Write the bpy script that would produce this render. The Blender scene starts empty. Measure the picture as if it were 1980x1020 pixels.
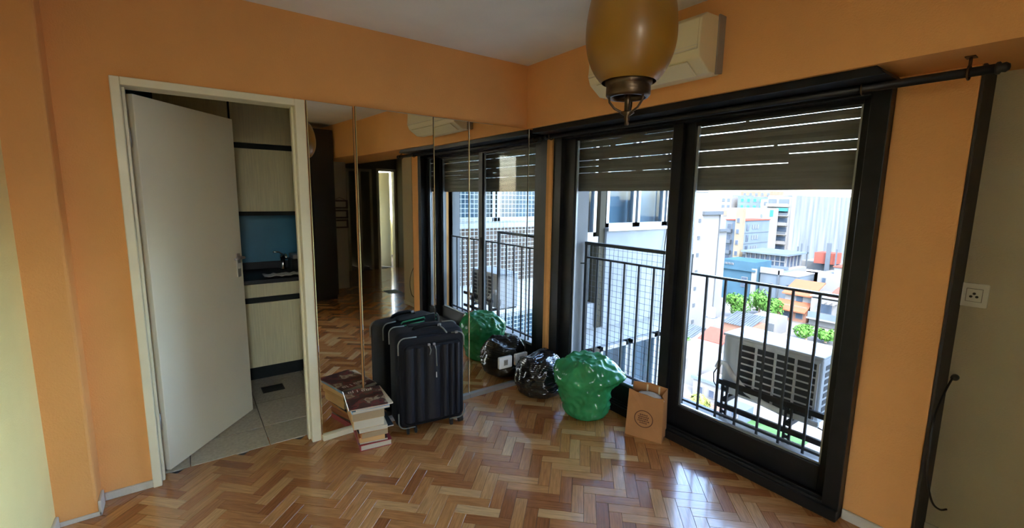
import bpy, bmesh, math, random
from mathutils import Vector, Matrix, noise
random.seed(7)
SC = bpy.context.scene
C = SC.collection

# ------------------------------------------------------------------ camera
CAM_LOC = Vector((-2.1736, -2.8088, 1.5))
CF = Vector((0.58367405, 0.79896212, -0.144859))
CR = Vector((0.8086043, -0.58818726, 0.01395845))
CU = Vector((0.07405195, 0.12528079, 0.98935385))
cd = bpy.data.cameras.new('camera')
cd.sensor_width = 36.0
cd.lens = 871.24 * 36.0 / 1980.0
cd.clip_start = 0.02
cd.clip_end = 2000
cam = bpy.data.objects.new('camera', cd)
C.objects.link(cam)
cam.matrix_world = Matrix(((CR.x, CU.x, -CF.x, CAM_LOC.x), (CR.y, CU.y, -CF.y, CAM_LOC.y), (CR.z, CU.z, -CF.z, CAM_LOC.z), (0, 0, 0, 1)))
SC.camera = cam

# ------------------------------------------------------------------ sky and sun
SKY_STRENGTH = 0.60
SUN_ENERGY = 0.7
EXPOSURE = 3.0
world = bpy.data.worlds.new('sky')
SC.world = world
world.use_nodes = True
wn = world.node_tree
bgn = wn.nodes['Background']
skyn = wn.nodes.new('ShaderNodeTexSky')
skyn.sky_type = 'NISHITA'
skyn.sun_disc = False
skyn.sun_elevation = math.radians(50)
skyn.sun_rotation = math.radians(228)
skyn.air_density = 1.0
skyn.dust_density = 2.0
wn.links.new(skyn.outputs['Color'], bgn.inputs['Color'])
bgn.inputs['Strength'].default_value = SKY_STRENGTH
sd = bpy.data.lights.new('sun', 'SUN')
sd.energy = SUN_ENERGY
sd.angle = math.radians(0.6)
sd.color = (1.0, 0.95, 0.87)
sun = bpy.data.objects.new('sun', sd)
C.objects.link(sun)
SUN_DIR = Vector((-0.50, -0.42, 0.76)).normalized()
sun.rotation_euler = SUN_DIR.to_track_quat('Z', 'Y').to_euler()
sun.location = SUN_DIR * 60
vs = SC.view_settings
vs.view_transform = 'Standard'
vs.look = 'None'
vs.gamma = 1.0
vs.use_curve_mapping = False
vs.exposure = EXPOSURE
SC.cycles.max_bounces = 16
SC.cycles.diffuse_bounces = 8
SC.cycles.glossy_bounces = 8
SC.cycles.transparent_max_bounces = 16
SC.cycles.sample_clamp_indirect = 6.0

# ------------------------------------------------------------------ materials
MATS = {}
def newmat(name):
    m = bpy.data.materials.new(name)
    m.use_nodes = True
    MATS[name] = m
    nt = m.node_tree
    return m, nt, nt.nodes['Principled BSDF']
def rgb(c): return (c[0], c[1], c[2], 1.0)
def mat(name, col, rough=0.5, metal=0.0, var=0.08, scale=6.0, bump=0.0, bscale=80.0, coat=0.0, spec=0.5, trans=0.0, stretch=None, col2=None):
    if name in MATS: return MATS[name]
    m, nt, b = newmat(name)
    N, L = nt.nodes, nt.links
    tc = N.new('ShaderNodeTexCoord')
    mp = N.new('ShaderNodeMapping')
    L.new(tc.outputs['Object'], mp.inputs['Vector'])
    if stretch: mp.inputs['Scale'].default_value = stretch
    nz = N.new('ShaderNodeTexNoise')
    nz.inputs['Scale'].default_value = scale
    nz.inputs['Detail'].default_value = 5
    L.new(mp.outputs['Vector'], nz.inputs['Vector'])
    rp = N.new('ShaderNodeValToRGB')
    lo = [max(0, c * (1 - var)) for c in col] if col2 is None else col
    hi = [min(1, c * (1 + var)) for c in col] if col2 is None else col2
    rp.color_ramp.elements[0].position = 0.3
    rp.color_ramp.elements[0].color = rgb(lo)
    rp.color_ramp.elements[1].position = 0.7
    rp.color_ramp.elements[1].color = rgb(hi)
    L.new(nz.outputs['Fac'], rp.inputs['Fac'])
    L.new(rp.outputs['Color'], b.inputs['Base Color'])
    b.inputs['Roughness'].default_value = rough
    b.inputs['Metallic'].default_value = metal
    b.inputs['Specular IOR Level'].default_value = spec
    b.inputs['Coat Weight'].default_value = coat
    b.inputs['Coat Roughness'].default_value = 0.12
    b.inputs['Transmission Weight'].default_value = trans
    if bump > 0:
        n2 = N.new('ShaderNodeTexNoise')
        n2.inputs['Scale'].default_value = bscale
        n2.inputs['Detail'].default_value = 4
        L.new(mp.outputs['Vector'], n2.inputs['Vector'])
        bp = N.new('ShaderNodeBump')
        bp.inputs['Strength'].default_value = bump
        bp.inputs['Distance'].default_value = 0.01
        L.new(n2.outputs['Fac'], bp.inputs['Height'])
        L.new(bp.outputs['Normal'], b.inputs['Normal'])
    return m

def glass_mat(name, tint, refl=0.12, rough=0.02):
    m, nt, b = newmat(name)
    N, L = nt.nodes, nt.links
    N.remove(b)
    tr = N.new('ShaderNodeBsdfTransparent')
    tr.inputs['Color'].default_value = rgb(tint)
    gl = N.new('ShaderNodeBsdfGlossy')
    gl.inputs['Roughness'].default_value = rough
    mx = N.new('ShaderNodeMixShader')
    tc = N.new('ShaderNodeTexCoord')
    nz = N.new('ShaderNodeTexNoise')
    nz.inputs['Scale'].default_value = 3
    L.new(tc.outputs['Object'], nz.inputs['Vector'])
    fr = N.new('ShaderNodeLayerWeight')
    fr.inputs['Blend'].default_value = 0.5
    pw = N.new('ShaderNodeMath')
    pw.operation = 'POWER'
    L.new(fr.outputs['Facing'], pw.inputs[0])
    pw.inputs[1].default_value = 4.0
    ma = N.new('ShaderNodeMath')
    ma.operation = 'MULTIPLY_ADD'
    L.new(pw.outputs[0], ma.inputs[0])
    ma.inputs[1].default_value = 0.9
    ma.inputs[2].default_value = 0.045
    ad = N.new('ShaderNodeMath')
    ad.operation = 'MULTIPLY'
    L.new(ma.outputs[0], ad.inputs[0])
    mr = N.new('ShaderNodeMapRange')
    mr.inputs['To Min'].default_value = refl * 8 * 0.8
    mr.inputs['To Max'].default_value = refl * 8 * 1.2
    L.new(nz.outputs['Fac'], mr.inputs['Value'])
    L.new(mr.outputs['Result'], ad.inputs[1])
    L.new(ad.outputs[0], mx.inputs['Fac'])
    L.new(tr.outputs[0], mx.inputs[1])
    L.new(gl.outputs[0], mx.inputs[2])
    L.new(mx.outputs[0], N['Material Output'].inputs['Surface'])
    return m

def plaster(name, col, var=0.05, bump=0.25):
    return mat(name, col, rough=0.85, var=var, scale=2.5, bump=bump, bscale=140, spec=0.25)

plaster('orange_paint', (0.80, 0.405, 0.145))
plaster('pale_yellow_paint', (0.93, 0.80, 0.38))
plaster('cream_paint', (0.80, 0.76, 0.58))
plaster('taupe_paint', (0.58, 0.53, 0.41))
plaster('ceiling_paint', (0.78, 0.77, 0.74), bump=0.12)
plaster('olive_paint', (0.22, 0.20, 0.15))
plaster('beige_paint', (0.52, 0.47, 0.37))
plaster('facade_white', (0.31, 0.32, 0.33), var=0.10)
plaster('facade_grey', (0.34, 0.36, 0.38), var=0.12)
mat('painted_shade', (0.035, 0.028, 0.024), rough=0.7, var=0.25)
plaster('skirting_stone', (0.62, 0.58, 0.50), var=0.15)
mat('white_gloss', (0.89, 0.86, 0.70), rough=0.14, var=0.03, scale=2, bump=0.05, bscale=5, coat=1.0)
mat('cream_gloss', (0.76, 0.72, 0.54), rough=0.35, var=0.05, bump=0.06, bscale=12)
mat('black_wood', (0.009, 0.009, 0.011), spec=0.3, rough=0.4, var=0.3, scale=12, bump=0.06, bscale=40)
mat('black_metal', (0.018, 0.018, 0.020), rough=0.45, metal=0.3, var=0.2)
mat('rail_metal', (0.045, 0.05, 0.055), rough=0.45, metal=0.3, var=0.25, scale=20)
mat('bronze', (0.10, 0.065, 0.04), rough=0.38, metal=0.85, var=0.25, scale=30, bump=0.1, bscale=60)
mat('aluminium', (0.46, 0.48, 0.50), rough=0.38, metal=0.7, var=0.08)
mat('shutter_slat', (0.15, 0.145, 0.12), rough=0.55, var=0.18, scale=14, stretch=(1, 0.15, 3))
mat('pvc_cream', (0.75, 0.65, 0.40), rough=0.42, var=0.04, scale=3)
mat('pvc_dark', (0.28, 0.25, 0.21), rough=0.45, var=0.06)
mat('white_plastic', (0.80, 0.80, 0.78), rough=0.35, var=0.03)
mat('black_plastic', (0.012, 0.012, 0.013), rough=0.4, var=0.1)
mat('ac_white', (0.66, 0.68, 0.70), rough=0.45, var=0.06, scale=4)
mat('ac_dark', (0.03, 0.035, 0.045), rough=0.5, var=0.2)
mat('hose_white', (0.72, 0.72, 0.72), rough=0.6, var=0.08, scale=20, bump=0.3, bscale=60)
mat('ledge_concrete', (0.42, 0.40, 0.40), rough=0.85, var=0.2, scale=8, bump=0.3, bscale=60)
mat('cabinet_laminate', (0.68, 0.62, 0.37), rough=0.5, var=0.09, scale=7, stretch=(14, 14, 0.6))
mat('cabinet_dark', (0.012, 0.016, 0.016), spec=0.2, rough=0.6, var=0.2)
mat('granite', (0.010, 0.011, 0.014), spec=0.3, rough=0.4, var=0.5, scale=180)
mat('blue_tile', (0.03, 0.20, 0.32), rough=0.35, var=0.15, scale=3)
mat('chrome', (0.75, 0.75, 0.76), rough=0.12, metal=1.0, var=0.05)
mat('cloth_white', (0.78, 0.77, 0.74), rough=0.9, var=0.06, bump=0.3, bscale=50)
mat('terrazzo', (0.46, 0.42, 0.34), rough=0.5, col2=(0.62, 0.58, 0.48), scale=55, bump=0.05, bscale=40)
mat('terrazzo_dark', (0.40, 0.37, 0.30), rough=0.5, col2=(0.56, 0.53, 0.44), scale=60)
mat('grout', (0.10, 0.09, 0.08), rough=0.9)
mat('suitcase_fabric', (0.006, 0.0065, 0.010), spec=0.2, rough=0.7, var=0.15, scale=9, bump=0.25, bscale=500)
mat('suitcase_rib', (0.007, 0.0085, 0.016), spec=0.35, rough=0.55, var=0.12, scale=5, bump=0.15, bscale=400)
mat('piping_grey', (0.20, 0.21, 0.19), rough=0.5)
mat('green_trim', (0.06, 0.45, 0.22), rough=0.5)
mat('steel', (0.55, 0.55, 0.56), rough=0.3, metal=0.9)
mat('paper_page', (0.38, 0.28, 0.165), rough=0.85, var=0.14, scale=40, stretch=(1, 1, 30))
mat('paper_white', (0.56, 0.51, 0.41), rough=0.85, var=0.08, scale=40, stretch=(1, 1, 30))
mat('cover_red', (0.33, 0.035, 0.04), rough=0.5, var=0.12)
mat('cover_dark', (0.06, 0.035, 0.03), rough=0.45, var=0.3)
mat('cover_orange', (0.48, 0.19, 0.05), rough=0.5, var=0.15)
mat('cover_rust', (0.36, 0.12, 0.045), rough=0.5, var=0.15)
mat('cover_tan', (0.60, 0.36, 0.14), rough=0.55, var=0.12)
mat('cover_cream', (0.66, 0.58, 0.42), rough=0.55, var=0.08)
mat('cover_blue', (0.22, 0.40, 0.60), rough=0.35, var=0.2)
mat('print_white', (0.80, 0.78, 0.72), rough=0.4)
mat('kraft_paper', (0.40, 0.185, 0.068), rough=0.75, var=0.08, scale=10, bump=0.12, bscale=30)
mat('kraft_print', (0.10, 0.035, 0.02), rough=0.8)
mat('cardboard_dark', (0.015, 0.012, 0.011), rough=0.45)
mat('sheet_blue', (0.35, 0.55, 0.72), rough=0.7)
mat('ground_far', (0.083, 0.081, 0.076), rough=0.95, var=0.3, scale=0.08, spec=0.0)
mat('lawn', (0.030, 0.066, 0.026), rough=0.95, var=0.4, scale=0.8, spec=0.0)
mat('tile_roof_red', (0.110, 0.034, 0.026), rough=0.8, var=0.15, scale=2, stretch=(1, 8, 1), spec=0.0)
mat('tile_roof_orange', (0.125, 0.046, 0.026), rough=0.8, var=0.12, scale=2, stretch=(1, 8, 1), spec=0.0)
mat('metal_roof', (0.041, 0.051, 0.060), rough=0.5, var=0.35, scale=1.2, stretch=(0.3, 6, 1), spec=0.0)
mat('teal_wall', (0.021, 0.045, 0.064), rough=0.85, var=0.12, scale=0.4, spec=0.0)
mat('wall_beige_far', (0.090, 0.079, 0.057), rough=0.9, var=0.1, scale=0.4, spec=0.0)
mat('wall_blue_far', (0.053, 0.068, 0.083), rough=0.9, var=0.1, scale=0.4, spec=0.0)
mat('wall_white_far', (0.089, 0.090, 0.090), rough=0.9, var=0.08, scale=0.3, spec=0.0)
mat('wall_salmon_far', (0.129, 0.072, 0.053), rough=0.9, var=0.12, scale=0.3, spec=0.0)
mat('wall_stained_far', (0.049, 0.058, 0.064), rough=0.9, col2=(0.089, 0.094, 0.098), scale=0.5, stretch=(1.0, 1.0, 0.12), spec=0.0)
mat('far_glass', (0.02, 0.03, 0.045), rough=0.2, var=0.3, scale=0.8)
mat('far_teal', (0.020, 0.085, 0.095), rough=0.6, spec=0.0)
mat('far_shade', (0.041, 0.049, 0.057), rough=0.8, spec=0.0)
mat('bark', (0.14, 0.10, 0.07), rough=0.95)
mat('leaf_green', (0.021, 0.064, 0.011), rough=0.7, col2=(0.053, 0.117, 0.027), scale=0.9, spec=0.0)
mat('leaf_yellow', (0.074, 0.106, 0.021), rough=0.7, col2=(0.138, 0.148, 0.053), scale=1.5, spec=0.0)
mat('wire_mesh', (0.10, 0.11, 0.12), rough=0.5, metal=0.4)
mat('wire_light', (0.80, 0.82, 0.82), rough=0.5)
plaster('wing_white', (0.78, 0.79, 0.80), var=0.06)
mat('wing_brown', (0.24, 0.17, 0.13), rough=0.8, var=0.3, scale=3)
glass_mat('window_glass', (0.97, 0.985, 0.985), refl=0.018)
glass_mat('wing_glass', (0.72, 0.82, 0.88), refl=0.10, rough=0.03)
mat('wing_blind', (0.36, 0.41, 0.43), rough=0.5, var=0.25, scale=4)
mat('wing_glass_back', (0.15, 0.20, 0.23), rough=0.4, var=0.25, scale=2)

def mirror_mat():
    m, nt, b = newmat('mirror_silver')
    N, L = nt.nodes, nt.links
    tc = N.new('ShaderNodeTexCoord')
    nz = N.new('ShaderNodeTexNoise')
    nz.inputs['Scale'].default_value = 5
    L.new(tc.outputs['Object'], nz.inputs['Vector'])
    mr = N.new('ShaderNodeMapRange')
    mr.inputs['To Min'].default_value = 0.0
    mr.inputs['To Max'].default_value = 0.03
    L.new(nz.outputs['Fac'], mr.inputs['Value'])
    L.new(mr.outputs['Result'], b.inputs['Roughness'])
    b.inputs['Base Color'].default_value = (0.80, 0.80, 0.77, 1)
    b.inputs['Metallic'].default_value = 1.0
    b.inputs['Specular IOR Level'].default_value = 0.5
mirror_mat()

def parquet(name, island):
    m, nt, b = newmat(name)
    N, L = nt.nodes, nt.links
    if island:
        g = N.new('ShaderNodeNewGeometry')
        rnd = g.outputs['Random Per Island']
    else:
        g = N.new('ShaderNodeObjectInfo')
        rnd = g.outputs['Random']
    rp = N.new('ShaderNodeValToRGB')
    cr = rp.color_ramp
    cols = [(0.0, (0.30, 0.105, 0.032)), (0.25, (0.42, 0.170, 0.052)), (0.6, (0.50, 0.235, 0.078)), (0.88, (0.56, 0.295, 0.110)), (1.0, (0.64, 0.41, 0.19))]
    cr.elements[0].position = 0.0
    cr.elements[0].color = rgb(cols[0][1])
    cr.elements[1].position = 1.0
    cr.elements[1].color = rgb(cols[-1][1])
    for pz, c in cols[1:-1]:
        e = cr.elements.new(pz)
        e.color = rgb(c)
    L.new(rnd, rp.inputs['Fac'])
    uv = N.new('ShaderNodeUVMap')
    uv.uv_map = 'UVMap'
    ofs = N.new('ShaderNodeVectorMath')
    ofs.operation = 'ADD'
    sc = N.new('ShaderNodeMath')
    sc.operation = 'MULTIPLY'
    sc.inputs[1].default_value = 37.0
    L.new(rnd, sc.inputs[0])
    L.new(uv.outputs['UV'], ofs.inputs[0])
    cmb = N.new('ShaderNodeCombineXYZ')
    L.new(sc.outputs[0], cmb.inputs['X'])
    L.new(sc.outputs[0], cmb.inputs['Y'])
    L.new(cmb.outputs[0], ofs.inputs[1])
    mp = N.new('ShaderNodeMapping')
    mp.inputs['Scale'].default_value = (6, 70, 1)
    L.new(ofs.outputs[0], mp.inputs['Vector'])
    nz = N.new('ShaderNodeTexNoise')
    nz.inputs['Scale'].default_value = 1.6
    nz.inputs['Detail'].default_value = 6
    nz.inputs['Distortion'].default_value = 0.6
    L.new(mp.outputs[0], nz.inputs['Vector'])
    gr = N.new('ShaderNodeMapRange')
    gr.inputs['From Min'].default_value = 0.3
    gr.inputs['From Max'].default_value = 0.7
    gr.inputs['To Min'].default_value = 0.74
    gr.inputs['To Max'].default_value = 1.18
    L.new(nz.outputs['Fac'], gr.inputs['Value'])
    mx = N.new('ShaderNodeVectorMath')
    mx.operation = 'SCALE'
    L.new(rp.outputs['Color'], mx.inputs[0])
    L.new(gr.outputs[0], mx.inputs['Scale'])
    L.new(mx.outputs[0], b.inputs['Base Color'])
    r2 = N.new('ShaderNodeMapRange')
    r2.inputs['To Min'].default_value = 0.16
    r2.inputs['To Max'].default_value = 0.30
    n3 = N.new('ShaderNodeTexNoise')
    n3.inputs['Scale'].default_value = 9
    tc = N.new('ShaderNodeTexCoord')
    L.new(ofs.outputs[0], n3.inputs['Vector'])
    L.new(n3.outputs['Fac'], r2.inputs['Value'])
    L.new(r2.outputs[0], b.inputs['Roughness'])
    b.inputs['Coat Weight'].default_value = 0.8
    b.inputs['Coat Roughness'].default_value = 0.10
    bp = N.new('ShaderNodeBump')
    bp.inputs['Strength'].default_value = 0.06
    bp.inputs['Distance'].default_value = 0.004
    L.new(nz.outputs['Fac'], bp.inputs['Height'])
    L.new(bp.outputs[0], b.inputs['Normal'])
parquet('parquet', False)
parquet('parquet_far', True)

def amber():
    m, nt, b = newmat('amber_glass')
    N, L = nt.nodes, nt.links
    tc = N.new('ShaderNodeTexCoord')
    nz = N.new('ShaderNodeTexNoise')
    nz.inputs['Scale'].default_value = 5
    L.new(tc.outputs['Object'], nz.inputs['Vector'])
    rp = N.new('ShaderNodeValToRGB')
    rp.color_ramp.elements[0].position = 0.3
    rp.color_ramp.elements[0].color = (0.25, 0.115, 0.012, 1)
    rp.color_ramp.elements[1].position = 0.7
    rp.color_ramp.elements[1].color = (0.36, 0.18, 0.024, 1)
    L.new(nz.outputs['Fac'], rp.inputs['Fac'])
    L.new(rp.outputs['Color'], b.inputs['Base Color'])
    b.inputs['Roughness'].default_value = 0.36
    b.inputs['Subsurface Weight'].default_value = 0.3
    b.inputs['Subsurface Radius'].default_value = (0.05, 0.025, 0.006)
    b.inputs['Coat Weight'].default_value = 0.12
    b.inputs['Coat Roughness'].default_value = 0.12
amber()

def plastic_film(name, col, rough, transl, stripe=False):
    m, nt, b = newmat(name)
    N, L = nt.nodes, nt.links
    tc = N.new('ShaderNodeTexCoord')
    nz = N.new('ShaderNodeTexNoise')
    nz.inputs['Scale'].default_value = 9
    nz.inputs['Detail'].default_value = 6
    L.new(tc.outputs['Object'], nz.inputs['Vector'])
    rp = N.new('ShaderNodeValToRGB')
    rp.color_ramp.elements[0].position = 0.3
    rp.color_ramp.elements[0].color = rgb([c * 0.75 for c in col])
    rp.color_ramp.elements[1].position = 0.7
    rp.color_ramp.elements[1].color = rgb([min(1, c * 1.25) for c in col])
    L.new(nz.outputs['Fac'], rp.inputs['Fac'])
    L.new(rp.outputs['Color'], b.inputs['Base Color'])
    b.inputs['Roughness'].default_value = rough
    b.inputs['Coat Weight'].default_value = 0.3
    b.inputs['Coat Roughness'].default_value = 0.06
    bp = N.new('ShaderNodeBump')
    bp.inputs['Strength'].default_value = 0.35
    bp.inputs['Distance'].default_value = 0.012
    if stripe:
        wv = N.new('ShaderNodeTexWave')
        wv.inputs['Scale'].default_value = 26
        wv.inputs['Distortion'].default_value = 3.0
        wv.bands_direction = 'Z'
        L.new(tc.outputs['Object'], wv.inputs['Vector'])
        L.new(wv.outputs['Fac'], bp.inputs['Height'])
    else:
        L.new(nz.outputs['Fac'], bp.inputs['Height'])
    L.new(bp.outputs[0], b.inputs['Normal'])
    if transl > 0:
        tl = N.new('ShaderNodeBsdfTranslucent')
        L.new(rp.outputs['Color'], tl.inputs['Color'])
        ms = N.new('ShaderNodeMixShader')
        ms.inputs['Fac'].default_value = transl
        L.new(b.outputs[0], ms.inputs[1])
        L.new(tl.outputs[0], ms.inputs[2])
        L.new(ms.outputs[0], N['Material Output'].inputs['Surface'])
plastic_film('bag_green', (0.05, 0.33, 0.13), 0.16, 0.35)
plastic_film('bag_black', (0.006, 0.0065, 0.008), 0.16, 0.0, True)
plastic_film('bag_clear', (0.70, 0.72, 0.76), 0.12, 0.3)

def magazine_cover():
    m, nt, b = newmat('magazine_cover')
    N, L = nt.nodes, nt.links
    tc = N.new('ShaderNodeTexCoord')
    nz = N.new('ShaderNodeTexNoise')
    nz.inputs['Scale'].default_value = 11
    nz.inputs['Detail'].default_value = 3
    L.new(tc.outputs['Object'], nz.inputs['Vector'])
    rp = N.new('ShaderNodeValToRGB')
    cr = rp.color_ramp
    cr.interpolation = 'CONSTANT'
    cr.elements[0].position = 0.0
    cr.elements[0].color = (0.05, 0.02, 0.02, 1)
    cr.elements[1].position = 0.47
    cr.elements[1].color = (0.18, 0.03, 0.03, 1)
    for pz, c in ((0.53, (0.10, 0.07, 0.05, 1)), (0.58, (0.48, 0.38, 0.26, 1)), (0.64, (0.30, 0.18, 0.10, 1)), (0.7, (0.6, 0.55, 0.45, 1))):
        e = cr.elements.new(pz)
        e.color = c
    L.new(nz.outputs['Fac'], rp.inputs['Fac'])
    L.new(rp.outputs['Color'], b.inputs['Base Color'])
    b.inputs['Roughness'].default_value = 0.3
magazine_cover()

# ------------------------------------------------------------------ mesh helpers
class MB:
    def __init__(s):
        s.v = []
        s.f = []
        s.uv = None
    def add(s, vs, fs):
        o = len(s.v)
        s.v += [tuple(q) for q in vs]
        s.f += [tuple(i + o for i in q) for q in fs]
        return s
    def box(s, x0, x1, y0, y1, z0, z1):
        x0, x1 = min(x0, x1), max(x0, x1)
        y0, y1 = min(y0, y1), max(y0, y1)
        z0, z1 = min(z0, z1), max(z0, z1)
        return s.add([(x0, y0, z0), (x1, y0, z0), (x1, y1, z0), (x0, y1, z0), (x0, y0, z1), (x1, y0, z1), (x1, y1, z1), (x0, y1, z1)],
                     [(0, 3, 2, 1), (4, 5, 6, 7), (0, 1, 5, 4), (1, 2, 6, 5), (2, 3, 7, 6), (3, 0, 4, 7)])
    def prism(s, poly, axis, a0, a1):
        n = len(poly)
        def P(q, a):
            if axis == 0: return (a, q[0], q[1])
            if axis == 1: return (q[0], a, q[1])
            return (q[0], q[1], a)
        vs = [P(q, a0) for q in poly] + [P(q, a1) for q in poly]
        fs = [tuple(range(n))[::-1], tuple(range(n, 2 * n))] + [(i, (i + 1) % n, n + (i + 1) % n, n + i) for i in range(n)]
        return s.add(vs, fs)
    def tube(s, pts, r, n=8, cap=True):
        pts = [Vector(q) for q in pts]
        rs = r if isinstance(r, (list, tuple)) else [r] * len(pts)
        o = len(s.v)
        T0 = (pts[1] - pts[0]).normalized()
        up = Vector((0, 0, 1)) if abs(T0.z) < 0.9 else Vector((1, 0, 0))
        a = T0.cross(up).normalized()
        for i, q in enumerate(pts):
            if i == 0: T = pts[1] - pts[0]
            elif i == len(pts) - 1: T = pts[-1] - pts[-2]
            else: T = pts[i + 1] - pts[i - 1]
            T.normalize()
            a = (a - T * a.dot(T))
            if a.length < 1e-6: a = T.orthogonal()
            a.normalize()
            b = T.cross(a)
            for k in range(n):
                t = 2 * math.pi * k / n
                s.v.append(tuple(q + (a * math.cos(t) + b * math.sin(t)) * rs[i]))
        for i in range(len(pts) - 1):
            for k in range(n):
                s.f.append((o + i * n + k, o + i * n + (k + 1) % n, o + (i + 1) * n + (k + 1) % n, o + (i + 1) * n + k))
        if cap:
            s.f.append(tuple(o + k for k in range(n))[::-1])
            s.f.append(tuple(o + (len(pts) - 1) * n + k for k in range(n)))
        return s
    def lathe(s, prof, n=24, cx=0, cy=0, cap=True):
        o = len(s.v)
        for r, z in prof:
            for k in range(n):
                t = 2 * math.pi * k / n
                s.v.append((cx + r * math.cos(t), cy + r * math.sin(t), z))
        for i in range(len(prof) - 1):
            for k in range(n):
                s.f.append((o + i * n + k, o + i * n + (k + 1) % n, o + (i + 1) * n + (k + 1) % n, o + (i + 1) * n + k))
        if cap:
            s.f.append(tuple(o + k for k in range(n))[::-1])
            s.f.append(tuple(o + (len(prof) - 1) * n + k for k in range(n)))
        return s
    def build(s, name, m, parent=None, bevel=0.0, smooth=False, seg=2, loc=None):
        me = bpy.data.meshes.new(name)
        me.from_pydata(s.v, [], s.f)
        bm = bmesh.new()
        bm.from_mesh(me)
        bmesh.ops.recalc_face_normals(bm, faces=bm.faces)
        bm.to_mesh(me)
        bm.free()
        me.materials.append(MATS[m])
        if smooth:
            for q in me.polygons: q.use_smooth = True
        o = bpy.data.objects.new(name, me)
        C.objects.link(o)
        if loc: o.location = loc
        if parent is not None: o.parent = parent
        if bevel > 0:
            md = o.modifiers.new('bevel', 'BEVEL')
            md.width = bevel
            md.segments = seg
            md.limit_method = 'ANGLE'
        return o

def tag(o, label, cat, group=None, kind=None):
    o['label'] = label
    o['category'] = cat
    if group: o['group'] = group
    if kind: o['kind'] = kind
    return o
def thing(name, label, cat, loc=(0, 0, 0), rotz=0.0, group=None, kind=None):
    o = bpy.data.objects.new(name, None)
    o.empty_display_size = 0.1
    C.objects.link(o)
    o.location = loc
    o.rotation_euler = (0, 0, rotz)
    return tag(o, label, cat, group, kind)
def struct(name, mb, m, label, cat, bevel=0.0):
    return tag(mb.build(name, m, None, bevel), label, cat, None, 'structure')
def B(*a): return MB().box(*a)
def copy_child(src, parent, loc, rot=None):
    c = src.copy()
    C.objects.link(c)
    c.parent = parent
    c.location = loc
    if rot is not None: c.rotation_euler = rot
    return c
def arc(cx, cy, r, a0, a1, n):
    return [(cx + r * math.cos(a0 + (a1 - a0) * i / n), cy + r * math.sin(a0 + (a1 - a0) * i / n)) for i in range(n + 1)]
def rrect(x0, x1, y0, y1, r, n=5):
    P = math.pi
    return arc(x1 - r, y0 + r, r, -P / 2, 0, n) + arc(x1 - r, y1 - r, r, 0, P / 2, n) + arc(x0 + r, y1 - r, r, P / 2, P, n) + arc(x0 + r, y0 + r, r, P, 1.5 * P, n)

# ------------------------------------------------------------------ room shell
CEIL, TOP, WX, PIER = 2.477, 2.022, 0.29, -2.405
GX = 0.50            # plane of the shaded wall past the pier
w = MB()
w.box(-2.60, -2.397, 0, 0.12, 0, CEIL)
w.box(-2.397, -1.578, 0, 0.12, TOP, CEIL)
w.box(-1.578, 0.52, 0, 0.12, 0, CEIL)
struct('wall_left', w, 'orange_paint', 'orange painted wall with the kitchen doorway and the mirrors', 'wall')
struct('wall_pilaster', B(-2.76, -2.592, -0.125, 0.12, 0, CEIL), 'orange_paint', 'orange pilaster standing out beside the kitchen doorway', 'wall', 0.012)
struct('wall_side', B(-2.86, -2.735, -4.65, -0.118, 0, CEIL), 'pale_yellow_paint', 'cream painted wall at the left edge, lit by the window', 'wall')
struct('wall_beam', B(0, 0.55, -6.3, 0.0, TOP, CEIL), 'orange_paint', 'orange painted beam face above the window', 'wall')
struct('wall_pier', B(WX, 0.52, PIER, -2.157, 0, TOP), 'orange_paint', 'orange painted pier to the right of the window frame', 'wall', 0.004)
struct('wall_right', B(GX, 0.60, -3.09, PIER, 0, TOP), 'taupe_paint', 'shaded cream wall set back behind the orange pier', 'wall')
struct('wall_window_corner', B(0.222, 0.52, -0.046, 0, 0, TOP), 'orange_paint', 'narrow orange strip of wall between mirror and window frame', 'wall')
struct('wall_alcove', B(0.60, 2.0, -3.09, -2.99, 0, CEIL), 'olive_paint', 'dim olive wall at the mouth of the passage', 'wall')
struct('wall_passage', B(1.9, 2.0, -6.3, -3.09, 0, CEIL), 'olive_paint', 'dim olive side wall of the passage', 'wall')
w = MB()
w.box(0.43, 1.12, -6.3, -6.2, 0, CEIL)
w.box(1.12, 1.34, -6.3, -6.2, 2.0, CEIL)
w.box(1.34, 1.50, -6.3, -6.2, 0, CEIL)
w.box(1.50, 1.86, -6.3, -6.2, 2.02, CEIL)
w.box(1.86, 2.0, -6.3, -6.2, 0, CEIL)
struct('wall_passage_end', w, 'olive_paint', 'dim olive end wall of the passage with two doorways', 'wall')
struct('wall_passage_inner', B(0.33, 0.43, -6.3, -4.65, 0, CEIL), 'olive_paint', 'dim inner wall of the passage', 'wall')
w = MB().box(-1.55, 0.43, -4.65, -4.55, 0, 2.04).box(-2.735, -1.55, -4.65, -4.55, 0, 0.05).box(-2.22, -1.55, -4.65, -4.55, 0.05, 2.36)
struct('wall_back', w, 'beige_paint', 'beige back wall seen in the mirror behind the hanging frames', 'wall')
struct('trim_1', MB().box(-1.55, 0.43, -4.65, -4.50, 2.04, CEIL).box(-2.735, -1.55, -4.65, -4.50, 2.36, CEIL), 'orange_paint', 'orange beam over the back wall', 'trim')
struct('ceiling', B(-2.86, 2.0, -6.3, 0.12, CEIL, CEIL + 0.15), 'ceiling_paint', 'plain off-white ceiling', 'ceiling')
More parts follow.
